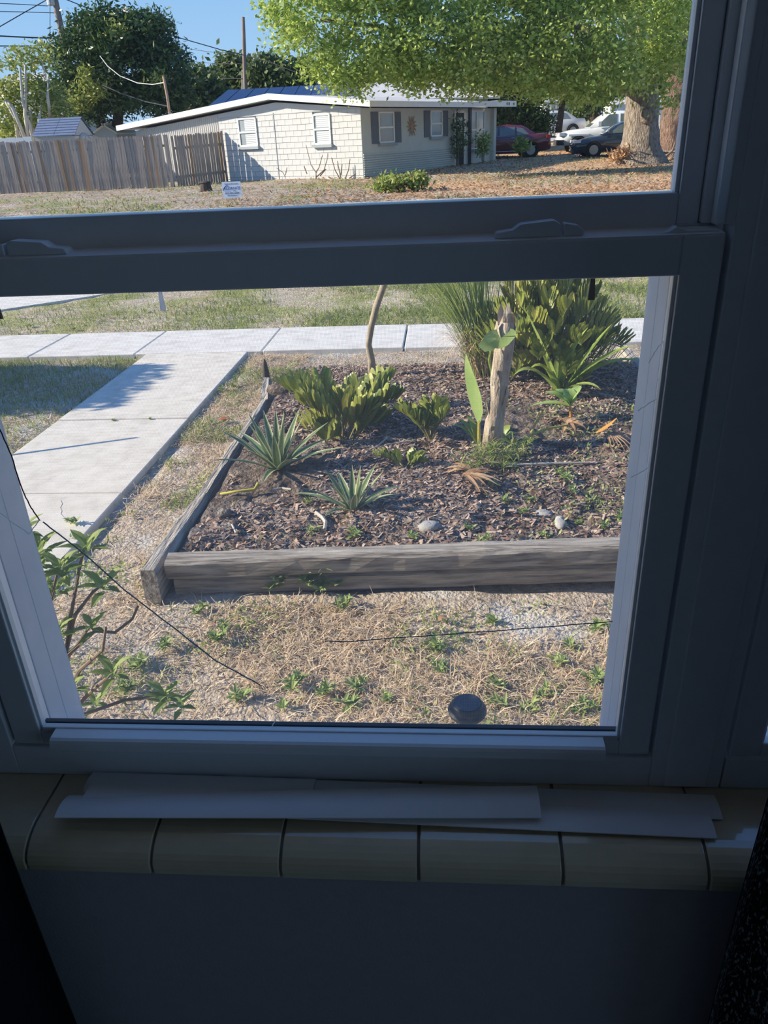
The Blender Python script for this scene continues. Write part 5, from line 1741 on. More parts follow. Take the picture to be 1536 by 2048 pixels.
for sx_ in (-.26, .26):
    MB().tube([(cx[0] + sx_ * SF, YSG, cx[2] - hh_ - .0), (cx[0] + sx_ * SF, YSG, sg_[2] - .15)], .006, 6).build('wire_leg', K['wire'], ys_)


# ================================================================== TREES
def ppm(Y):
    return 1690.0 / Y


def canopy(blobs, n, lump=.33, shell=.75, per=26):
    """points in clumps spread through ellipsoids (px, py, Y, rx_px, rz_px, depth_m)"""
    vol = np.array([b[3] * b[4] for b in blobs], float); vol /= vol.sum()
    out = []
    for b, v in zip(blobs, vol):
        c_ = at(b[0], b[1], b[2]); r = np.array([b[3] / ppm(b[2]), b[5], b[4] / ppm(b[2])])
        m_ = int(n * v); k = max(3, m_ // per)
        d = unit(rng.normal(size=(k, 3))) * rng.uniform(shell * .6, 1.0, (k, 1)) ** .6
        cc = c_ + d * r
        idx = rng.integers(0, k, m_)
        out.append(cc[idx] + rng.normal(0, lump, (m_, 3)) * np.array([1, 1, .7]))
    return np.concatenate(out)


def limb(b, p, q, r0, r1, n=7, wob=.15):
    p = np.asarray(p, float); q = np.asarray(q, float)
    pts = [p + (q - p) * i / (n - 1) + (rng.normal(0, wob, 3) * (0 < i < n - 1)) for i in range(n)]
    b.tube(pts, [r0 + (r1 - r0) * i / (n - 1) for i in range(n)], 9)


def gnarled(name, mat, parent, pts, rads, n=28, ridge=.10, smooth=True):
    """fluted trunk"""
    V = []; Fq = []
    pts = [np.asarray(p, float) for p in pts]
    # resample
    m_ = 26
    tt = np.linspace(0, len(pts) - 1, m_)
    P_ = np.array([[np.interp(t, range(len(pts)), [p[k] for p in pts]) for k in range(3)] for t in tt]); R_ = np.interp(tt, range(len(pts)), rads)
    for i in range(m_):
        for k in range(n):
            w = 2 * math.pi * k / n
            rr = R_[i] * (1 + ridge * (float(fnoise(np.array([k * .9]), np.array([i * .35]), 91, 3)[0]) - .45) * 2 + .05 * math.sin(5 * w + i * .1))
            V.append(P_[i] + np.array([math.cos(w) * rr, math.sin(w) * rr, 0]))
    for i in range(m_ - 1):
        for k in range(n):
            Fq.append((i * n + k, i * n + (k + 1) % n, (i + 1) * n + (k + 1) % n, (i + 1) * n + k))
    Fq.append(tuple(range((m_ - 1) * n, m_ * n)))
    return MB().add(V, Fq).build(name, mat, parent, smooth=smooth)


# --- the great oak
YO = 32.0
ob = at(1281, 324, YO); gzo = ob[2]
oak = thing('oak_tree', 'huge spreading live oak with a thick sunlit trunk in front of the parked cars', 'tree', ob)
sc1 = ppm(YO)
tpts = [at(1281, 330, YO), at(1281, 312, YO), at(1281, 290, YO), at(1283, 260, YO), at(1284, 225, YO), at(1284, 195, YO), at(1282, 165, YO), at(1275, 130, YO), at(1262, 90, YO)]
gnarled('trunk', K['bark_oak'], oak, tpts, [1.05, .86, .68, .62, .60, .58, .52, .40, .28], ridge=.12)
b = MB(); b.lathe([(.22, 0), (.20, .05), (.10, .07)], (0, 0, 0), 10, 'y')
kn = MB()
kc = at(1297, 232, YO - .62)
kn.lathe([(.30, .12), (.27, -.06), (.18, -.13), (.05, -.14)], tuple(kc), 12, 'y'); kn.build('cut_knot', K['bark_oak'], oak, smooth=True)
lb = MB()
fork = at(1283, 185, YO)
for q in [(1120, 60, 30), (980, 30, 29), (860, 50, 28.5), (760, 20, 28), (1180, 20, 34), (1330, 20, 33), (1370, 70, 31), (1220, -60, 31), (1060, -40, 33), (1300, -120, 33), (1090, 30, 27), (640, 40, 28.5)]:
    limb(lb, fork + np.array([rng.uniform(-.2, .2), rng.uniform(-.2, .2), rng.uniform(-.2, .5)]), at(*q), .26, .05, 8, .22)
lb.build('branches', K['bark_oak'], oak, smooth=True)
blobs = [(640, 40, 27.9, 85, 60, 1.6), (690, 125, 27.9, 50, 62, 1.2), (600, 80, 27.9, 45, 35, 1.2), (770, 40, 27.9, 100, 80, 1.6), (760, 120, 27.9, 60, 45, 1.4), (850, 90, 27.9, 95, 70, 1.6), (900, 145, 27.9, 80, 32, 1.4), (960, 110, 27.9, 80, 70, 1.5),
         (1000, 40, 27.9, 110, 75, 1.5), (1075, 120, 27.9, 75, 70, 1.5), (1150, 60, 27.9, 110, 70, 1.5), (1190, 140, 27.9, 75, 58, 1.5), (1240, 165, 27.9, 45, 30, 1.2), (1270, 60, 31, 90, 80, 3), (1320, 130, 30.5, 60, 45, 1.6), (1350, 60, 31, 70, 70, 2.4),
         (900, -40, 27.9, 220, 60, 1.6), (1150, -70, 27.9, 230, 80, 1.6), (680, -50, 27.9, 140, 55, 1.6), (1350, -60, 31, 120, 90, 3), (1130, 165, 27.9, 50, 25, 1), (820, 140, 27.9, 40, 35, 1)]
blobs += [(692, 178, 27.6, 24, 20, .5), (665, 150, 27.6, 22, 26, .5), (625, 125, 27.8, 26, 22, .6), (560, 30, 28, 30, 26, .7), (545, 12, 28, 20, 16, .5), (840, 165, 27.6, 30, 14, .5), (905, 172, 27.6, 26, 14, .5), (985, 172, 27.6, 30, 18, .5),
          (1045, 182, 27.6, 22, 16, .5), (1085, 170, 27.6, 18, 24, .5), (1165, 190, 27.8, 26, 16, .5), (1215, 196, 28, 22, 14, .4), (735, 160, 27.6, 20, 18, .5), (1330, 185, 29.5, 24, 20, .5)]
leaf_mesh('foliage', canopy(blobs, 68000, .24, .8, 30), K['leaf_oak'], oak, .15, .5, up=.0, droop=.15)['kind'] = 'stuff'

# --- reddish trunk at the right behind the oak
YR2 = 36.5
rb_ = at(1352, 300, YR2)
rt = thing('red_bark_tree', 'reddish gnarled tree trunk at the right edge of the upper pane', 'tree', rb_)
gnarled('trunk', K['bark_red'], rt, [at(1350, 300, YR2), at(1350, 250, YR2), at(1355, 210, YR2), at(1362, 175, YR2), at(1355, 140, YR2), at(1345, 100, YR2)], [.62, .56, .58, .62, .50, .36], ridge=.22)
lb = MB()
for q in [(1395, 120, 36), (1330, 60, 37), (1420, 60, 37), (1380, 20, 36)]:
    limb(lb, at(1358, 170, YR2), at(*q), .30, .10, 7, .15)
lb.build('branches', K['bark_red'], rt, smooth=True)
leaf_mesh('foliage', canopy([(1400, 30, 36.5, 110, 70, 2.5), (1350, -20, 37, 120, 60, 3)], 7000, .3), K['leaf_oak'], rt, .17, .5)['kind'] = 'stuff'

# --- trees between the cars and the far road
for (lab, base_, pts_, rads, Yv, blobs_, n_, mt_, lm) in [
    ('dark trunked tree rising behind the red sedan', (1030, 275), [(1034, 275), (1032, 230), (1027, 190), (1020, 150), (1015, 100)], [.55, .46, .42, .38, .25], 47,
     [(1000, 120, 47, 70, 50, 3), (1060, 110, 47, 60, 45, 3), (990, 205, 47.5, 25, 40, 1.0)], 8000, 'bark_dark', 'leaf_back'),
    ('slim leaning dark tree in the gap left of the white pickup', (1117, 272), [(1116, 272), (1120, 240), (1125, 205), (1128, 170), (1130, 120)], [.19, .17, .16, .15, .10], 46,
     [(1120, 140, 46, 60, 40, 2.5), (1150, 175, 46, 35, 22, 1.5)], 5000, 'bark_dark', 'leaf_oak'),
    ('brown trunked tree just above the white pickup cab', (1190, 245), [(1189, 246), (1193, 215), (1197, 190), (1196, 160), (1190, 110)], [.34, .30, .27, .25, .16], 56,
     [(1170, 170, 55, 45, 35, 2.0), (1215, 160, 55, 40, 35, 2.5), (1165, 215, 57, 22, 22, 1.2)], 6000, 'bark_dark', 'leaf_back')]:
    bp = at(base_[0], base_[1], Yv)
    t = thing('background_tree', lab, 'tree', bp)
    MB().tube([at(x, y, Yv) for x, y in pts_], rads, 10).build('trunk', K[mt_], t, smooth=True)
    leaf_mesh('foliage', canopy(blobs_, n_, .35), K[lm], t, .24, .5)['kind'] = 'stuff'

# --- mango
ym = 45.0
mg_ = at(215, 262, ym)
mg = thing('mango_tree', 'large dense dark green mango tree behind the fence', 'tree', mg_)
b = MB()
limb(b, at(232, 275, ym), at(238, 190, ym), .32, .22, 6, .05); limb(b, at(205, 275, ym), at(195, 180, ym), .26, .16, 6, .05)
for q in [(160, 100), (210, 70), (280, 60), (330, 120), (140, 170), (320, 180)]:
    limb(b, at(220, 195, ym), at(q[0], q[1], ym), .18, .06, 6, .15)
b.build('trunk', K['bark_dark'], mg, smooth=True)
leaf_mesh('foliage', canopy([(215, 75, ym, 65, 50, 2.6), (290, 75, ym, 55, 42, 2.4), (170, 120, ym, 55, 55, 2.4), (250, 130, ym, 85, 70, 3.2), (330, 140, ym, 50, 50, 2.4), (150, 190, ym, 40, 45, 2), (300, 195, ym, 70, 38, 2.6), (340, 190, ym, 38, 40, 2), (200, 200, ym, 60, 40, 2.5), (185, 55, ym, 28, 26, 1.4), (300, 48, ym, 28, 20, 1.4)], 34000, .32, .7, 34),
          K['leaf_dark'], mg, .27, .36, up=.1)['kind'] = 'stuff'
leaf_mesh('new_growth', canopy([(185, 170, ym - 2.6, 28, 28, .5), (165, 205, ym - 2.4, 20, 20, .5), (315, 155, ym - 2.2, 14, 10, .4), (230, 60, ym - 2, 20, 14, .5)], 1500, .22, .7, 20), K['leaf_light'], mg, .26, .36)['kind'] = 'stuff'

# --- pale branched yellow-green tree at the left
yp = 38.5
pt_ = at(60, 300, yp)
pt = thing('pale_branch_tree', 'open yellow-green tree with pale bare branches at the far left', 'tree', pt_)
b = MB()
for pl in [[(70, 300), (60, 250), (45, 205), (40, 135)], [(60, 300), (50, 230), (52, 165), (50, 130)], [(80, 300), (78, 240), (85, 190), (90, 150), (82, 120)], [(55, 300), (35, 245), (20, 220)], [(60, 300), (25, 215), (5, 190)],
           [(85, 300), (100, 230), (95, 190), (97, 160)], [(40, 300), (30, 235), (10, 200)], [(75, 300), (62, 240), (60, 215)]]:
    b.tube([at(x, y, yp - .9 + random.uniform(-.4, .4)) for x, y in pl], [.095, .075, .062, .05, .04][:len(pl)], 7)
b.build('branches', K['branch_pale'], pt, smooth=True)
tops = [(45, 118, 28, 18), (85, 110, 28, 20), (5, 130, 14, 10), (60, 180, 55, 28), (20, 185, 30, 25), (100, 195, 30, 28), (15, 235, 30, 28), (60, 235, 45, 28), (110, 225, 28, 22), (25, 262, 30, 14), (5, 275, 20, 10)]
leaf_mesh('foliage', canopy([(x, y, yp, a, c_, 1.2) for x, y, a, c_ in tops], 5200, .20, .7, 14), K['leaf_light'], pt, .24, .36, up=-.1)['kind'] = 'stuff'

# --- trees on the skyline
k_ = 0
for (lab, bx_, Yv, blobs_, n_, lm) in [
    ('grey green tree right of the mango', (395, 250), 52, [(395, 195, 52, 28, 45, 2), (420, 215, 52, 22, 28, 1.5), (385, 160, 52, 18, 16, 1)], 5000, 'leaf_back'),
    ('dark palm-like tree behind the taller utility pole', (475, 230), 62, [(470, 150, 62, 35, 28, 2), (500, 170, 62, 30, 20, 2), (455, 180, 62, 20, 16, 1.5)], 4500, 'leaf_back'),
    ('rounded tree on the skyline behind the panelled roof', (545, 215), 58, [(540, 155, 58, 38, 28, 2), (570, 165, 58, 30, 22, 2), (600, 160, 58, 35, 25, 2)], 5500, 'leaf_back'),
    ('green tree above the middle of the white roof', (800, 190), 60, [(740, 155, 60, 70, 22, 3), (830, 150, 60, 70, 22, 3), (900, 160, 60, 50, 16, 3)], 6000, 'leaf_oak'),
    ('leafy tree beyond the far road at the right', (1260, 240), 70, [(1230, 150, 70, 60, 40, 3), (1290, 150, 70, 50, 50, 3), (1350, 180, 70, 60, 50, 3)], 7000, 'leaf_back'),
    ('distant dark tree behind the brown trunked tree', (1160, 240), 85, [(1150, 180, 85, 40, 40, 3), (1210, 195, 85, 35, 22, 3), (1090, 170, 85, 40, 30, 3)], 6500, 'leaf_back'),
    ('distant tree line clump above the red sedan', (1040, 240), 90, [(1030, 190, 90, 60, 40, 4), (1000, 215, 90, 35, 26, 4)], 5000, 'leaf_back'),
    ('far hazy tree at the left skyline', (20, 270), 80, [(10, 215, 80, 70, 30, 4), (110, 230, 80, 70, 26, 4), (-60, 200, 80, 60, 40, 4)], 6000, 'leaf_back')]:
    bp = at(bx_[0], bx_[1], Yv)
    t = thing('skyline_tree', lab, 'tree', bp)
    b = MB(); limb(b, bp - np.array([0, 0, 2.0]), at(blobs_[0][0], blobs_[0][1], Yv), .25, .10, 5, .05); b.build('trunk', K['bark_dark'], t)
    leaf_mesh('foliage', canopy(blobs_, n_, .45), K[lm], t, .42, .5)['kind'] = 'stuff'


def bush(name, lab, blobs_, n_, lm, size, base_, lump=.12, cat='shrub'):
    bp = at(*base_)
    t = thing(name, lab, cat, bp)
    leaf_mesh('foliage', canopy(blobs_, n_, lump, .4, 12), K[lm], t, size, .4, up=.5)
    b = MB()
    for k in range(4): limb(b, bp + np.array([rng.uniform(-.1, .1), 0, -.05]), at(blobs_[0][0] + rng.uniform(-.5, .5) * blobs_[0][3], blobs_[0][1], base_[2]), .02, .008, 4, .03)
    b.build('stems', K['twig'], t)
    return t


YB = float(onground(800, 383)[1])
bush('weed_bush', 'bright green weedy bush in the yard before the shaded house wall', [(790, 366, YB, 38, 9, .4), (832, 360, YB, 16, 10, .3), (770, 374, YB, 22, 6, .3), (838, 374, YB, 12, 5, .3)], 1900, 'grass', .14, (800, 382, YB))
bush('hedge_bush', 'dark leafy hedge behind the tail of the red sedan', [(1000, 225, 46, 28, 35, 1.2), (1050, 240, 47, 40, 30, 1.2), (1085, 250, 47, 22, 25, 1), (1000, 180, 47, 30, 30, 1)], 5500, 'leaf_back', .24, (1050, 285, 46), .25)
bush('porch_shrub', 'thin shrub with pale leaves at the corner of the front porch', [(966, 285, 37.2, 12, 14, .25), (966, 305, 37.2, 7, 10, .2)], 420, 'shrub_leaf', .16, (966, 332, 37.2))
bush('trellis_vine', 'dark vine climbing the iron trellis by the door', [(915, 255, 36.0, 9, 30, .2), (914, 300, 36.0, 8, 22, .2), (928, 275, 36.0, 9, 14, .2)], 620, 'leaf_back', .13, (914, 331, 36.0))
bush('car_side_bush', 'yellow green bush before the rear wheel of the red sedan', [(1043, 290, 38.3, 13, 13, .3)], 420, 'shrub_leaf', .16, (1043, 318, 38.3))
bush('root_plants', 'reddish plants at the left foot of the oak trunk', [(1245, 308, 31.5, 14, 9, .3), (1228, 316, 31.5, 10, 5, .3)], 380, 'dry_leaf', .15, (1243, 322, 31.5))


def bare_shrub(lab, base_, Yv, stems, r=.022):
    bp = at(base_[0], base_[1], Yv)
    t = thing('bare_shrub', lab, 'shrub', bp)
    for pl in stems:
        MB().tube([at(x, y, Yv) for x, y in pl], [r * (1 - .18 * i) for i in range(len(pl))], 6).build('stem', K['bark_dark'] if False else K['twig'], t)


bare_shrub('leafless forked shrub standing before the sunlit gable wall', (632, 358), 30.6, [[(632, 358), (632, 345), (622, 330), (612, 290)], [(632, 345), (638, 335), (645, 310)], [(632, 355), (648, 340), (654, 320), (656, 305)], [(614, 348), (608, 332)], [(640, 352), (652, 338)]])
bare_shrub('second leafless shrub close to the corner of the white wall', (685, 358), 30.3, [[(680, 358), (670, 340), (663, 315)], [(682, 357), (676, 330), (675, 322)], [(690, 358), (697, 340), (700, 318)], [(682, 350), (684, 328)], [(698, 357), (712, 347)]])
bare_shrub('faint leafless shrub in the fence shadow on the wall', (571, 355), 31.6, [[(571, 355), (566, 345), (553, 336)], [(571, 350), (574, 335)]], .016)
bare_shrub('tangle of bare twigs right of the oak foot', (1345, 318), 33.0, [[(1330, 320), (1345, 300), (1350, 285)], [(1340, 322), (1355, 300), (1362, 275)], [(1325, 318), (1340, 305), (1358, 292)], [(1335, 322), (1362, 312), (1375, 300)], [(1350, 322), (1372, 300), (1378, 285)]], .035)
sp = onground(413, 383)
o = MB().lathe([(.26, -.05), (.21, .06), (.18, .20), (.16, .25), (.21, .28), (.18, .32), (.04, .34)], tuple(np.array([sp[0], sp[1], float(hz(sp[0], sp[1]))])), 11).build('tree_stump', K['bark_dark'], smooth=False)
tag(o, 'dark old tree stump in the yard left of the sign', 'stump')


# ================================================================== CARS
def car(name, lab, loc, rotz, L, W, body, cabin, paint, wheels, wr, side_panes, extras=()):
    """local x: nose at -L/2; body stations (x, z_top, half width factor, z_bottom); cabin: (x0 belt, x1 roof, x2 roof, x3 belt, z belt, z roof)"""
    t = thing(name, lab, 'pickup' if 'pickup' in name else 'car', loc, rotz)
    hw = W / 2
    V = []; Fq = []
    for (x, zt, wf, zb) in body:
        w = hw * wf; zm = zb + (zt - zb) * .55
        V += [(x, -w * .94, zb), (x, -w, zm), (x, -w * .96, zt - .04), (x, -w * .86, zt), (x, 0, zt + .02), (x, w * .86, zt), (x, w * .96, zt - .04), (x, w, zm), (x, w * .94, zb)]
    k = 9
    for i in range(len(body) - 1):
        for j in range(k - 1): Fq.append((i * k + j, (i + 1) * k + j, (i + 1) * k + j + 1, i * k + j + 1))
        Fq.append((i * k + 8, (i + 1) * k + 8, (i + 1) * k, i * k))
    Fq.append(tuple(range(k))); Fq.append(tuple(range((len(body) - 1) * k, len(body) * k))[::-1])
    ob_ = MB().add(V, Fq).build('body', K[paint], t, smooth=True, off=False)
    x0, x1, x2, x3, zb, zr = cabin
    wb, wrf = hw * .90, hw * .70
    st = [(x0, zb, wb), (x0 * .35 + x1 * .65, zb + (zr - zb) * .72, wb * .45 + wrf * .55), (x1, zr - .02, wrf), ((x1 + x2) / 2, zr + .02, wrf), (x2, zr - .02, wrf), (x3 * .35 + x2 * .65, zb + (zr - zb) * .70, wb * .45 + wrf * .55), (x3, zb, wb)]
    V = []; Fq = []
    for (x, z, w) in st:
        f = (z - zb) / (zr - zb)
        V += [(x, -wb, zb - .02), (x, -w, z - .03 * f), (x, -w * .85, z), (x, 0, z + .02 * f), (x, w * .85, z), (x, w, z - .03 * f), (x, wb, zb - .02)]
    k = 7
    for i in range(len(st) - 1):
        for j in range(k - 1): Fq.append((i * k + j, (i + 1) * k + j, (i + 1) * k + j + 1, i * k + j + 1))
    MB().add(V, Fq).build('cabin', K[paint], t, smooth=True, off=False)

    def sidept(x, z, sg, d=.012):
        f = (z - zb) / (zr - zb)
        return (x, sg * (wb + (wrf - wb) * f + d), z)
    for sg in (-1, 1):
        for pane in side_panes:
            MB().prism([sidept(x, z, sg, .002) for x, z in pane], (0, sg * .012, 0)).build('side_window', K['car_glass'], t, off=False)
    for (xa, za, xb, zb2, nm) in ((x0 + .04, zb + .02, x1 - .02, zr - .06, 'windscreen'), (x3 - .04, zb + .02, x2 + .02, zr - .06, 'rear_window')):
        sg = -1 if nm == 'windscreen' else 1
        d = np.array([sg * .03, 0, .02])
        v = [np.array((xa, -wb * .86, za)) + d, np.array((xa, wb * .86, za)) + d, np.array((xb, wrf * .86, zb2)) + d, np.array((xb, -wrf * .86, zb2)) + d]
        MB().prism(v, (-sg * .01, 0, -.005)).build(nm, K['car_glass'], t, off=False)
    for xw in wheels:
        for sg in (-1, 1):
            yo = sg * (hw - .10)
            a = MB(); a.lathe([(wr + .06, -.13), (wr + .06, .13)], (xw, yo, wr), 20, 'y'); a.build('wheel_arch', K['tyre'], t, off=False)
            wv = MB(); wv.lathe([(wr * .62, -.10), (wr * .93, -.135), (wr, -.09), (wr, .09), (wr * .93, .135), (wr * .62, .10)], (xw, yo + sg * .03, wr), 24, 'y')
            wo_ = wv.build('wheel', K['tyre'], t, off=False)
            rm = MB(); yy = yo + sg * .125
            rm.lathe([(wr * .64, -.02), (wr * .64, .02), (wr * .55, .022), (wr * .53, 0)], (xw, yy + sg * .01, wr), 20, 'y')
            for k2 in range(7):
                a2 = 2 * math.pi * k2 / 7
                dd = np.array([math.cos(a2), 0, math.sin(a2)]); d3 = np.array([-math.sin(a2), 0, math.cos(a2)])
                c0 = np.array([xw, yy + sg * .02, wr]) + dd * wr * .30
                rm.obox(c0, dd * wr * .30, d3 * .028, np.array([0, .012, 0]))
            rm.lathe([(.05, -.03), (.05, .03)], (xw, yy + sg * .012, wr), 10, 'y')
            rm.build('rim', K['rim'], wo_, off=False)
    for (nm, mt_, q) in extras:
        bb_ = MB(); bb_.box(*q); bb_.build(nm, K[mt_], t, off=False, bevel=.015)
    return t


# maroon sedan: only its rear half shows past the house
rl = at(1040, 318, 41.5)
car('red_sedan', 'maroon sedan parked beside the house with its tail to the right', (at(1097, 290, 41.6)[0] - 2.37, 41.6, float(hz(4.5, 41.6))), math.radians(3), 4.75, 1.82,
    [(-2.37, .55, .70, .30), (-2.25, .72, .86, .22), (-1.5, .86, .97, .20), (-.9, .93, 1, .20), (0, .96, 1, .20), (.9, .98, 1, .20), (1.6, 1.02, .99, .22), (2.1, 1.03, .95, .28), (2.32, .96, .88, .34), (2.37, .62, .82, .36)],
    (-1.05, -.15, .95, 1.75, .93, 1.44), 'paint_red', (-1.42, 1.38), .33,
    [[(-.75, .98), (-.20, .98), (-.20, 1.34), (-.28, 1.32)], [(-.12, .98), (.62, .99), (.62, 1.36), (-.12, 1.36)], [(.70, .99), (1.30, 1.01), (1.02, 1.27), (.70, 1.35)]],
    [('tail_light', 'lamp_red', (2.12, 2.34, -.86, -.48, .80, .96)), ('tail_light', 'lamp_red', (2.12, 2.34, .48, .86, .80, .96)), ('number_plate', 'white', (2.36, 2.385, -.26, .26, .66, .80)),
     ('door_handle', 'chrome', (.42, .62, -.935, -.905, .86, .89)), ('door_handle', 'chrome', (-.62, -.42, -.935, -.905, .84, .87)), ('sill_trim', 'chrome', (-1.0, .95, -.925, -.895, .30, .33)),
     ('window_trim', 'chrome', (-.95, 1.45, -.838, -.822, .955, .97))])

# navy sedan in front of the pickup, nose to the left
car('blue_sedan', 'dark navy sedan parked behind the oak with its nose to the left', (at(1150, 300, 38.5)[0] + 2.30, 39.4, float(hz(9, 39.4))), math.radians(-1), 4.70, 1.78,
    [(-2.35, .50, .72, .28), (-2.22, .66, .88, .20), (-1.6, .80, .97, .20), (-1.0, .88, 1, .20), (0, .93, 1, .20), (.9, .96, 1, .20), (1.6, .99, .99, .22), (2.1, .98, .95, .28), (2.30, .93, .88, .32), (2.35, .55, .82, .34)],
    (-1.05, -.20, .80, 1.60, .90, 1.40), 'paint_blue', (-1.45, 1.30), .31,
    [[(-.78, .95), (-.20, .95), (-.20, 1.30), (-.32, 1.28)], [(-.12, .95), (.55, .96), (.55, 1.32), (-.12, 1.32)], [(.63, .96), (1.15, .98), (.88, 1.24), (.63, 1.31)]],
    [('headlight', 'lamp_clear', (-2.30, -2.02, -.84, -.52, .60, .73)), ('headlight', 'lamp_clear', (-2.30, -2.02, .52, .84, .60, .73)), ('tail_light', 'lamp_red', (2.10, 2.33, -.84, -.48, .74, .92)),
     ('door_mirror', 'paint_blue', (-.86, -.68, -1.02, -.84, .93, 1.04)), ('side_moulding', 'plastic_dark', (-1.0, 1.0, -.915, -.885, .52, .58)), ('door_handle', 'chrome', (.36, .54, -.915, -.885, .80, .83))])

# white pickup
pk = car('white_pickup', 'white pickup truck parked behind the navy sedan', (at(1118, 290, 42)[0] + 2.8, 42.9, float(hz(9.9, 42.9))), math.radians(-1), 5.6, 1.88,
         [(-2.8, .70, .74, .46), (-2.66, .95, .90, .40), (-2.2, 1.06, .98, .40), (-1.4, 1.12, 1, .38), (-.6, 1.16, 1, .38), (.9, 1.16, 1, .38), (.95, 1.16, 1, .40), (2.6, 1.16, 1, .45), (2.78, 1.14, .98, .50), (2.8, .62, .95, .52)],
         (-1.35, -.45, .88, 1.05, 1.14, 1.80), 'paint_white', (-1.85, 1.55), .38,
         [[(-1.0, 1.20), (-.05, 1.20), (-.05, 1.70), (-.42, 1.68)], [(.12, 1.20), (.78, 1.20), (.74, 1.68), (.12, 1.70)]],
         [('front_bumper', 'plastic_dark', (-2.86, -2.55, -.90, .90, .42, .66)), ('headlight', 'lamp_clear', (-2.78, -2.50, -.88, -.60, .82, .98)), ('headlight', 'lamp_clear', (-2.78, -2.50, .60, .88, .82, .98)),
          ('tail_light', 'lamp_red', (2.62, 2.81, -.95, -.80, .78, 1.10)), ('door_mirror', 'paint_white', (-.98, -.82, -1.12, -.92, 1.18, 1.40)), ('door_handle', 'chrome', (-.22, -.04, -.965, -.935, 1.02, 1.06)),
          ('fender_flare', 'paint_white', (-2.35, -1.35, -.975, -.93, .80, .90))])
# white cargo trailer behind the pickup
tr_p = at(1250, 250, 52)
tr_ = thing('cargo_trailer', 'white box trailer showing above the pickup cab', 'trailer', (tr_p[0] + .9, 52, float(hz(tr_p[0], 52))))
q0, q1 = at(1219, 229, 51), at(1222, 208, 51)
MB().box(q0[0], q0[0] + 4.2, 51, 53, q0[2] - 1.0, q1[2] - .05).build('box', K['white'], tr_)
MB().prism([(q0[0] - .1, 50.9, q1[2] - .05), (q0[0] - .1, 53.1, q1[2] - .05), (q0[0] + .3, 52.6, q1[2] + .32), (q0[0] + .3, 51.4, q1[2] + .32)], (4.3, 0, 0)).build('roof', K['roof_gray'], tr_)
for k in range(12):
    x = q0[0] + .1 + k * .35; MB().box(x, x + .05, 50.97, 51.0, q0[2] - .9, q1[2] - .1).build('rib', K['white'], tr_)
for k in (.9, 2.9): MB().lathe([(.36, -.1), (.36, .1)], (q0[0] + k, 51.1, float(hz(q0[0], 51)) + .36), 16, 'y').build('wheel', K['tyre'], tr_)

# things beyond the far road at the right
dh_ = at(1110, 230, 78)
fh = thing('porch_house', 'small distant house with a white porch in the gap between trunks', 'house', dh_)
q0, q1, q2, q3 = at(1088, 206, 78), at(1128, 204, 78), at(1120, 196, 80), at(1096, 197, 80)
MB().prism([q0, q1, q2, q3], (0, 0, .12)).build('roof', K['roof_gray'], fh)
MB().box(q0[0] + .2, q1[0] - .1, 79.2, 83, float(hz(0, 78)) - .1, q0[2]).build('wall', K['sill_far'], fh)
for k in np.linspace(q0[0] + .15, q1[0] - .15, 4): MB().box(k - .06, k + .06, 78.1, 78.22, float(hz(0, 78)) - .1, q0[2]).build('porch_post', K['white'], fh)
bb_ = at(1199, 232, 58)
bi = thing('trash_bin', 'blue wheeled bin beside the brown trunked tree', 'bin', (bb_[0], 58, float(hz(bb_[0], 58))))
zt_ = at(1199, 228, 58)[2]
MB().prism([(bb_[0] - .26, 57.7, zt_ - 1.0), (bb_[0] + .26, 57.7, zt_ - 1.0), (bb_[0] + .32, 57.7, zt_), (bb_[0] - .32, 57.7, zt_)], (0, .6, 0)).build('body', K['bin_blue'], bi)
MB().box(bb_[0] - .35, bb_[0] + .35, 57.65, 58.35, zt_, zt_ + .07).build('lid', K['bin_blue'], bi)
for s_ in (-1, 1): MB().lathe([(.1, -.03), (.1, .03)], (bb_[0] + s_ * .2, 58.3, zt_ - 1.0), 10, 'x').build('wheel', K['tyre'], bi)
o = grid_mesh('far_street', np.linspace(4, 40, 20), np.linspace(50.5, 57, 8), lambda x, y: hz(x, y) + .06, K['asphalt']); tag(o, 'pale cross street beyond the parked cars', 'road', kind='structure')
o = grid_mesh('far_lawn', np.linspace(4, 50, 40), np.linspace(57.5, 110, 30), lambda x, y: hz(x, y) + .07, K['verge']); tag(o, 'sunny green lawn beyond the cross street', 'lawn', kind='structure')
for (lab, px_, py_, Yv, paint) in [('small dark car parked far away between the trunks', 1140, 228, 74, 'paint_blue'), ('pale car partly hidden behind the hedge of the red sedan', 1100, 252, 54, 'paint_silver')]:
    q = at(px_, py_, Yv)
    car('far_car', lab, (q[0], Yv, float(hz(q[0], Yv)) + .08), 0, 4.4, 1.75,
        [(-2.2, .55, .75, .30), (-2.1, .75, .9, .22), (-1.0, .90, 1, .2), (.9, .95, 1, .2), (2.0, .95, .95, .28), (2.2, .6, .85, .33)],
        (-1.1, -.3, .8, 1.6, .9, 1.42), paint, (-1.35, 1.3), .31, [[(-.75, .95), (.6, .95), (.6, 1.32), (-.3, 1.30)], [(.68, .95), (1.15, .97), (.9, 1.25), (.68, 1.3)]])

# ================================================================== POLES AND WIRES
def pole(lab, pl, Yv, r0, r1, arm=True):
    pts = [at(x, y, Yv) for x, y in pl]
    bz_ = float(hz(pts[-1][0], Yv))
    dirv = pts[-1] - pts[0]; k = (bz_ - .5 - pts[-1][2]) / dirv[2]
    pts.append(pts[-1] + dirv * k)
    up_ = pts[0] - (pts[1] - pts[0]) * (.9 if arm else 0)
    t = thing('utility_pole', lab, 'pole', pts[-1])
    MB().tube([up_] + pts, [r0 * .9] + [r0 + (r1 - r0) * i / (len(pts) - 1) for i in range(len(pts))], 10).build('shaft', K['pole'], t, smooth=True)
    return t, up_


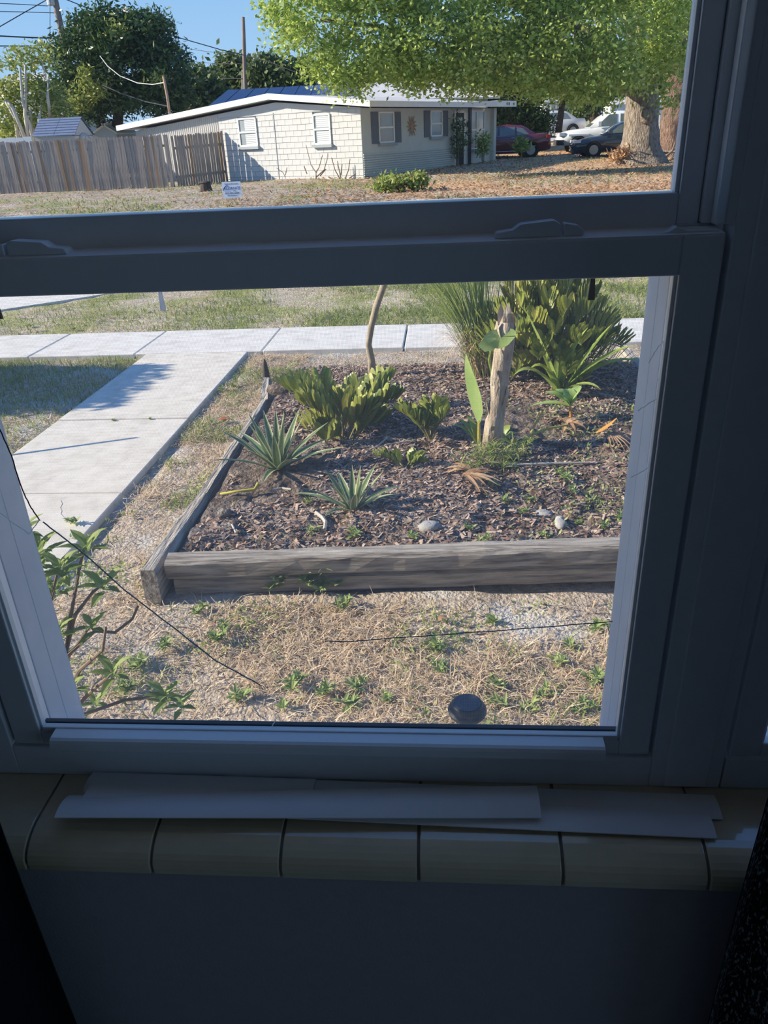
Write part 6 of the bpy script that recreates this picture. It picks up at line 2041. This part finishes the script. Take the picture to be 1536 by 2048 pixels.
p1, top1 = pole('thick leaning utility pole at the upper left', [(110, 0), (120, 48), (131, 97)], 48, .17, .20)
MB().lathe([(.05, 0), (.20, .04), (.20, .55), (.05, .62)], tuple(at(103, 12, 47.7)), 12).build('transformer', K['roof_gray'], p1)
q = at(116, -14, 48); MB().box(q[0] - 1.1, q[0] + 1.1, 47.85, 48.0, q[2] - .06, q[2] + .06).build('crossarm', K['pole'], p1)
p2, _ = pole('slim utility pole standing above the panelled roof', [(486, 34), (488, 90), (491, 180)], 56, .11, .15, False)
MB().tube([at(485, 140, 56.3), at(485, 180, 56.3)], .06, 8).build('riser_pipe', K['roof_gray'], p2)
p3, _ = pole('short distant utility pole right of the slim one', [(588, 130), (591, 180)], 72, .11, .13, False)
ms_ = thing('service_mast', 'rusty electric service mast on the low left roof', 'mast', at(340, 228, 36.2))
MB().tube([at(340, 232, 36.2), at(334, 190, 36.2), at(327, 153, 36.2)], .055, 8).build('pipe', K['rust'], ms_, smooth=True)
MB().tube([at(327, 153, 36.2), at(334, 158, 36.2), at(341, 162, 36.2), at(345, 155, 36.2)], .012, 6).build('weather_head', K['wire'], ms_)
for (lab, pl, Ya, Yb, r_) in [
    ('thick black cable running left from the leaning pole', [(-60, 71), (0, 72), (60, 75), (122, 77)], 44, 48, .035),
    ('lower black cable running left from the leaning pole', [(-60, 92), (0, 92), (60, 92), (118, 90), (124, 94)], 44, 48, .028),
    ('wire rising to the leaning pole from the lower left', [(-40, 75), (0, 53), (45, 27), (96, -2)], 44, 48, .025),
    ('upper thin wire left of the leaning pole', [(-40, 3), (0, 7), (50, 9), (96, 12)], 46, 48, .018),
    ('second thin wire left of the leaning pole', [(-40, 22), (0, 23), (50, 24), (112, 26)], 46, 48, .018),
    ('long wire sagging from the leaning pole to the slim pole', [(130, -2), (190, 22), (270, 50), (360, 76), (440, 99), (487, 110)], 48, 56, .026),
    ('wire continuing right from the slim pole into the oak', [(488, 110), (540, 124), (600, 148), (650, 165)], 56, 52, .022),
    ('pale service cable sagging through the mango to the mast', [(200, 112), (215, 132), (240, 152), (275, 166), (305, 169), (328, 165)], 41, 36.2, .018),
    ('lower service cable drooping to the left roof', [(205, 170), (240, 186), (290, 203), (338, 213)], 41, 36.2, .022),
    ('vertical guy wire left of the leaning pole', [(100, 0), (100, 50), (100, 100)], 47, 47, .018),
    ('thin wires left of the slim pole, upper strand', [(340, 92), (420, 104), (486, 106)], 60, 56, .014),
    ('thin wires left of the slim pole, lower strand', [(370, 122), (430, 127), (486, 128)], 60, 56, .014),
    ('diagonal wire crossing behind the slim pole', [(405, 155), (440, 136), (486, 105)], 60, 56, .014),
    ('horizontal cable at the foot of the slim pole', [(400, 155), (440, 157), (488, 157)], 60, 56, .020)]:
    n_ = len(pl)
    o = MB().tube([at(x, y, Ya + (Yb - Ya) * i / (n_ - 1)) for i, (x, y) in enumerate(pl)], r_, 5).build('power_line', K['wire'] if 'pale' not in lab else K['roof_gray'])
    tag(o, lab, 'cable')
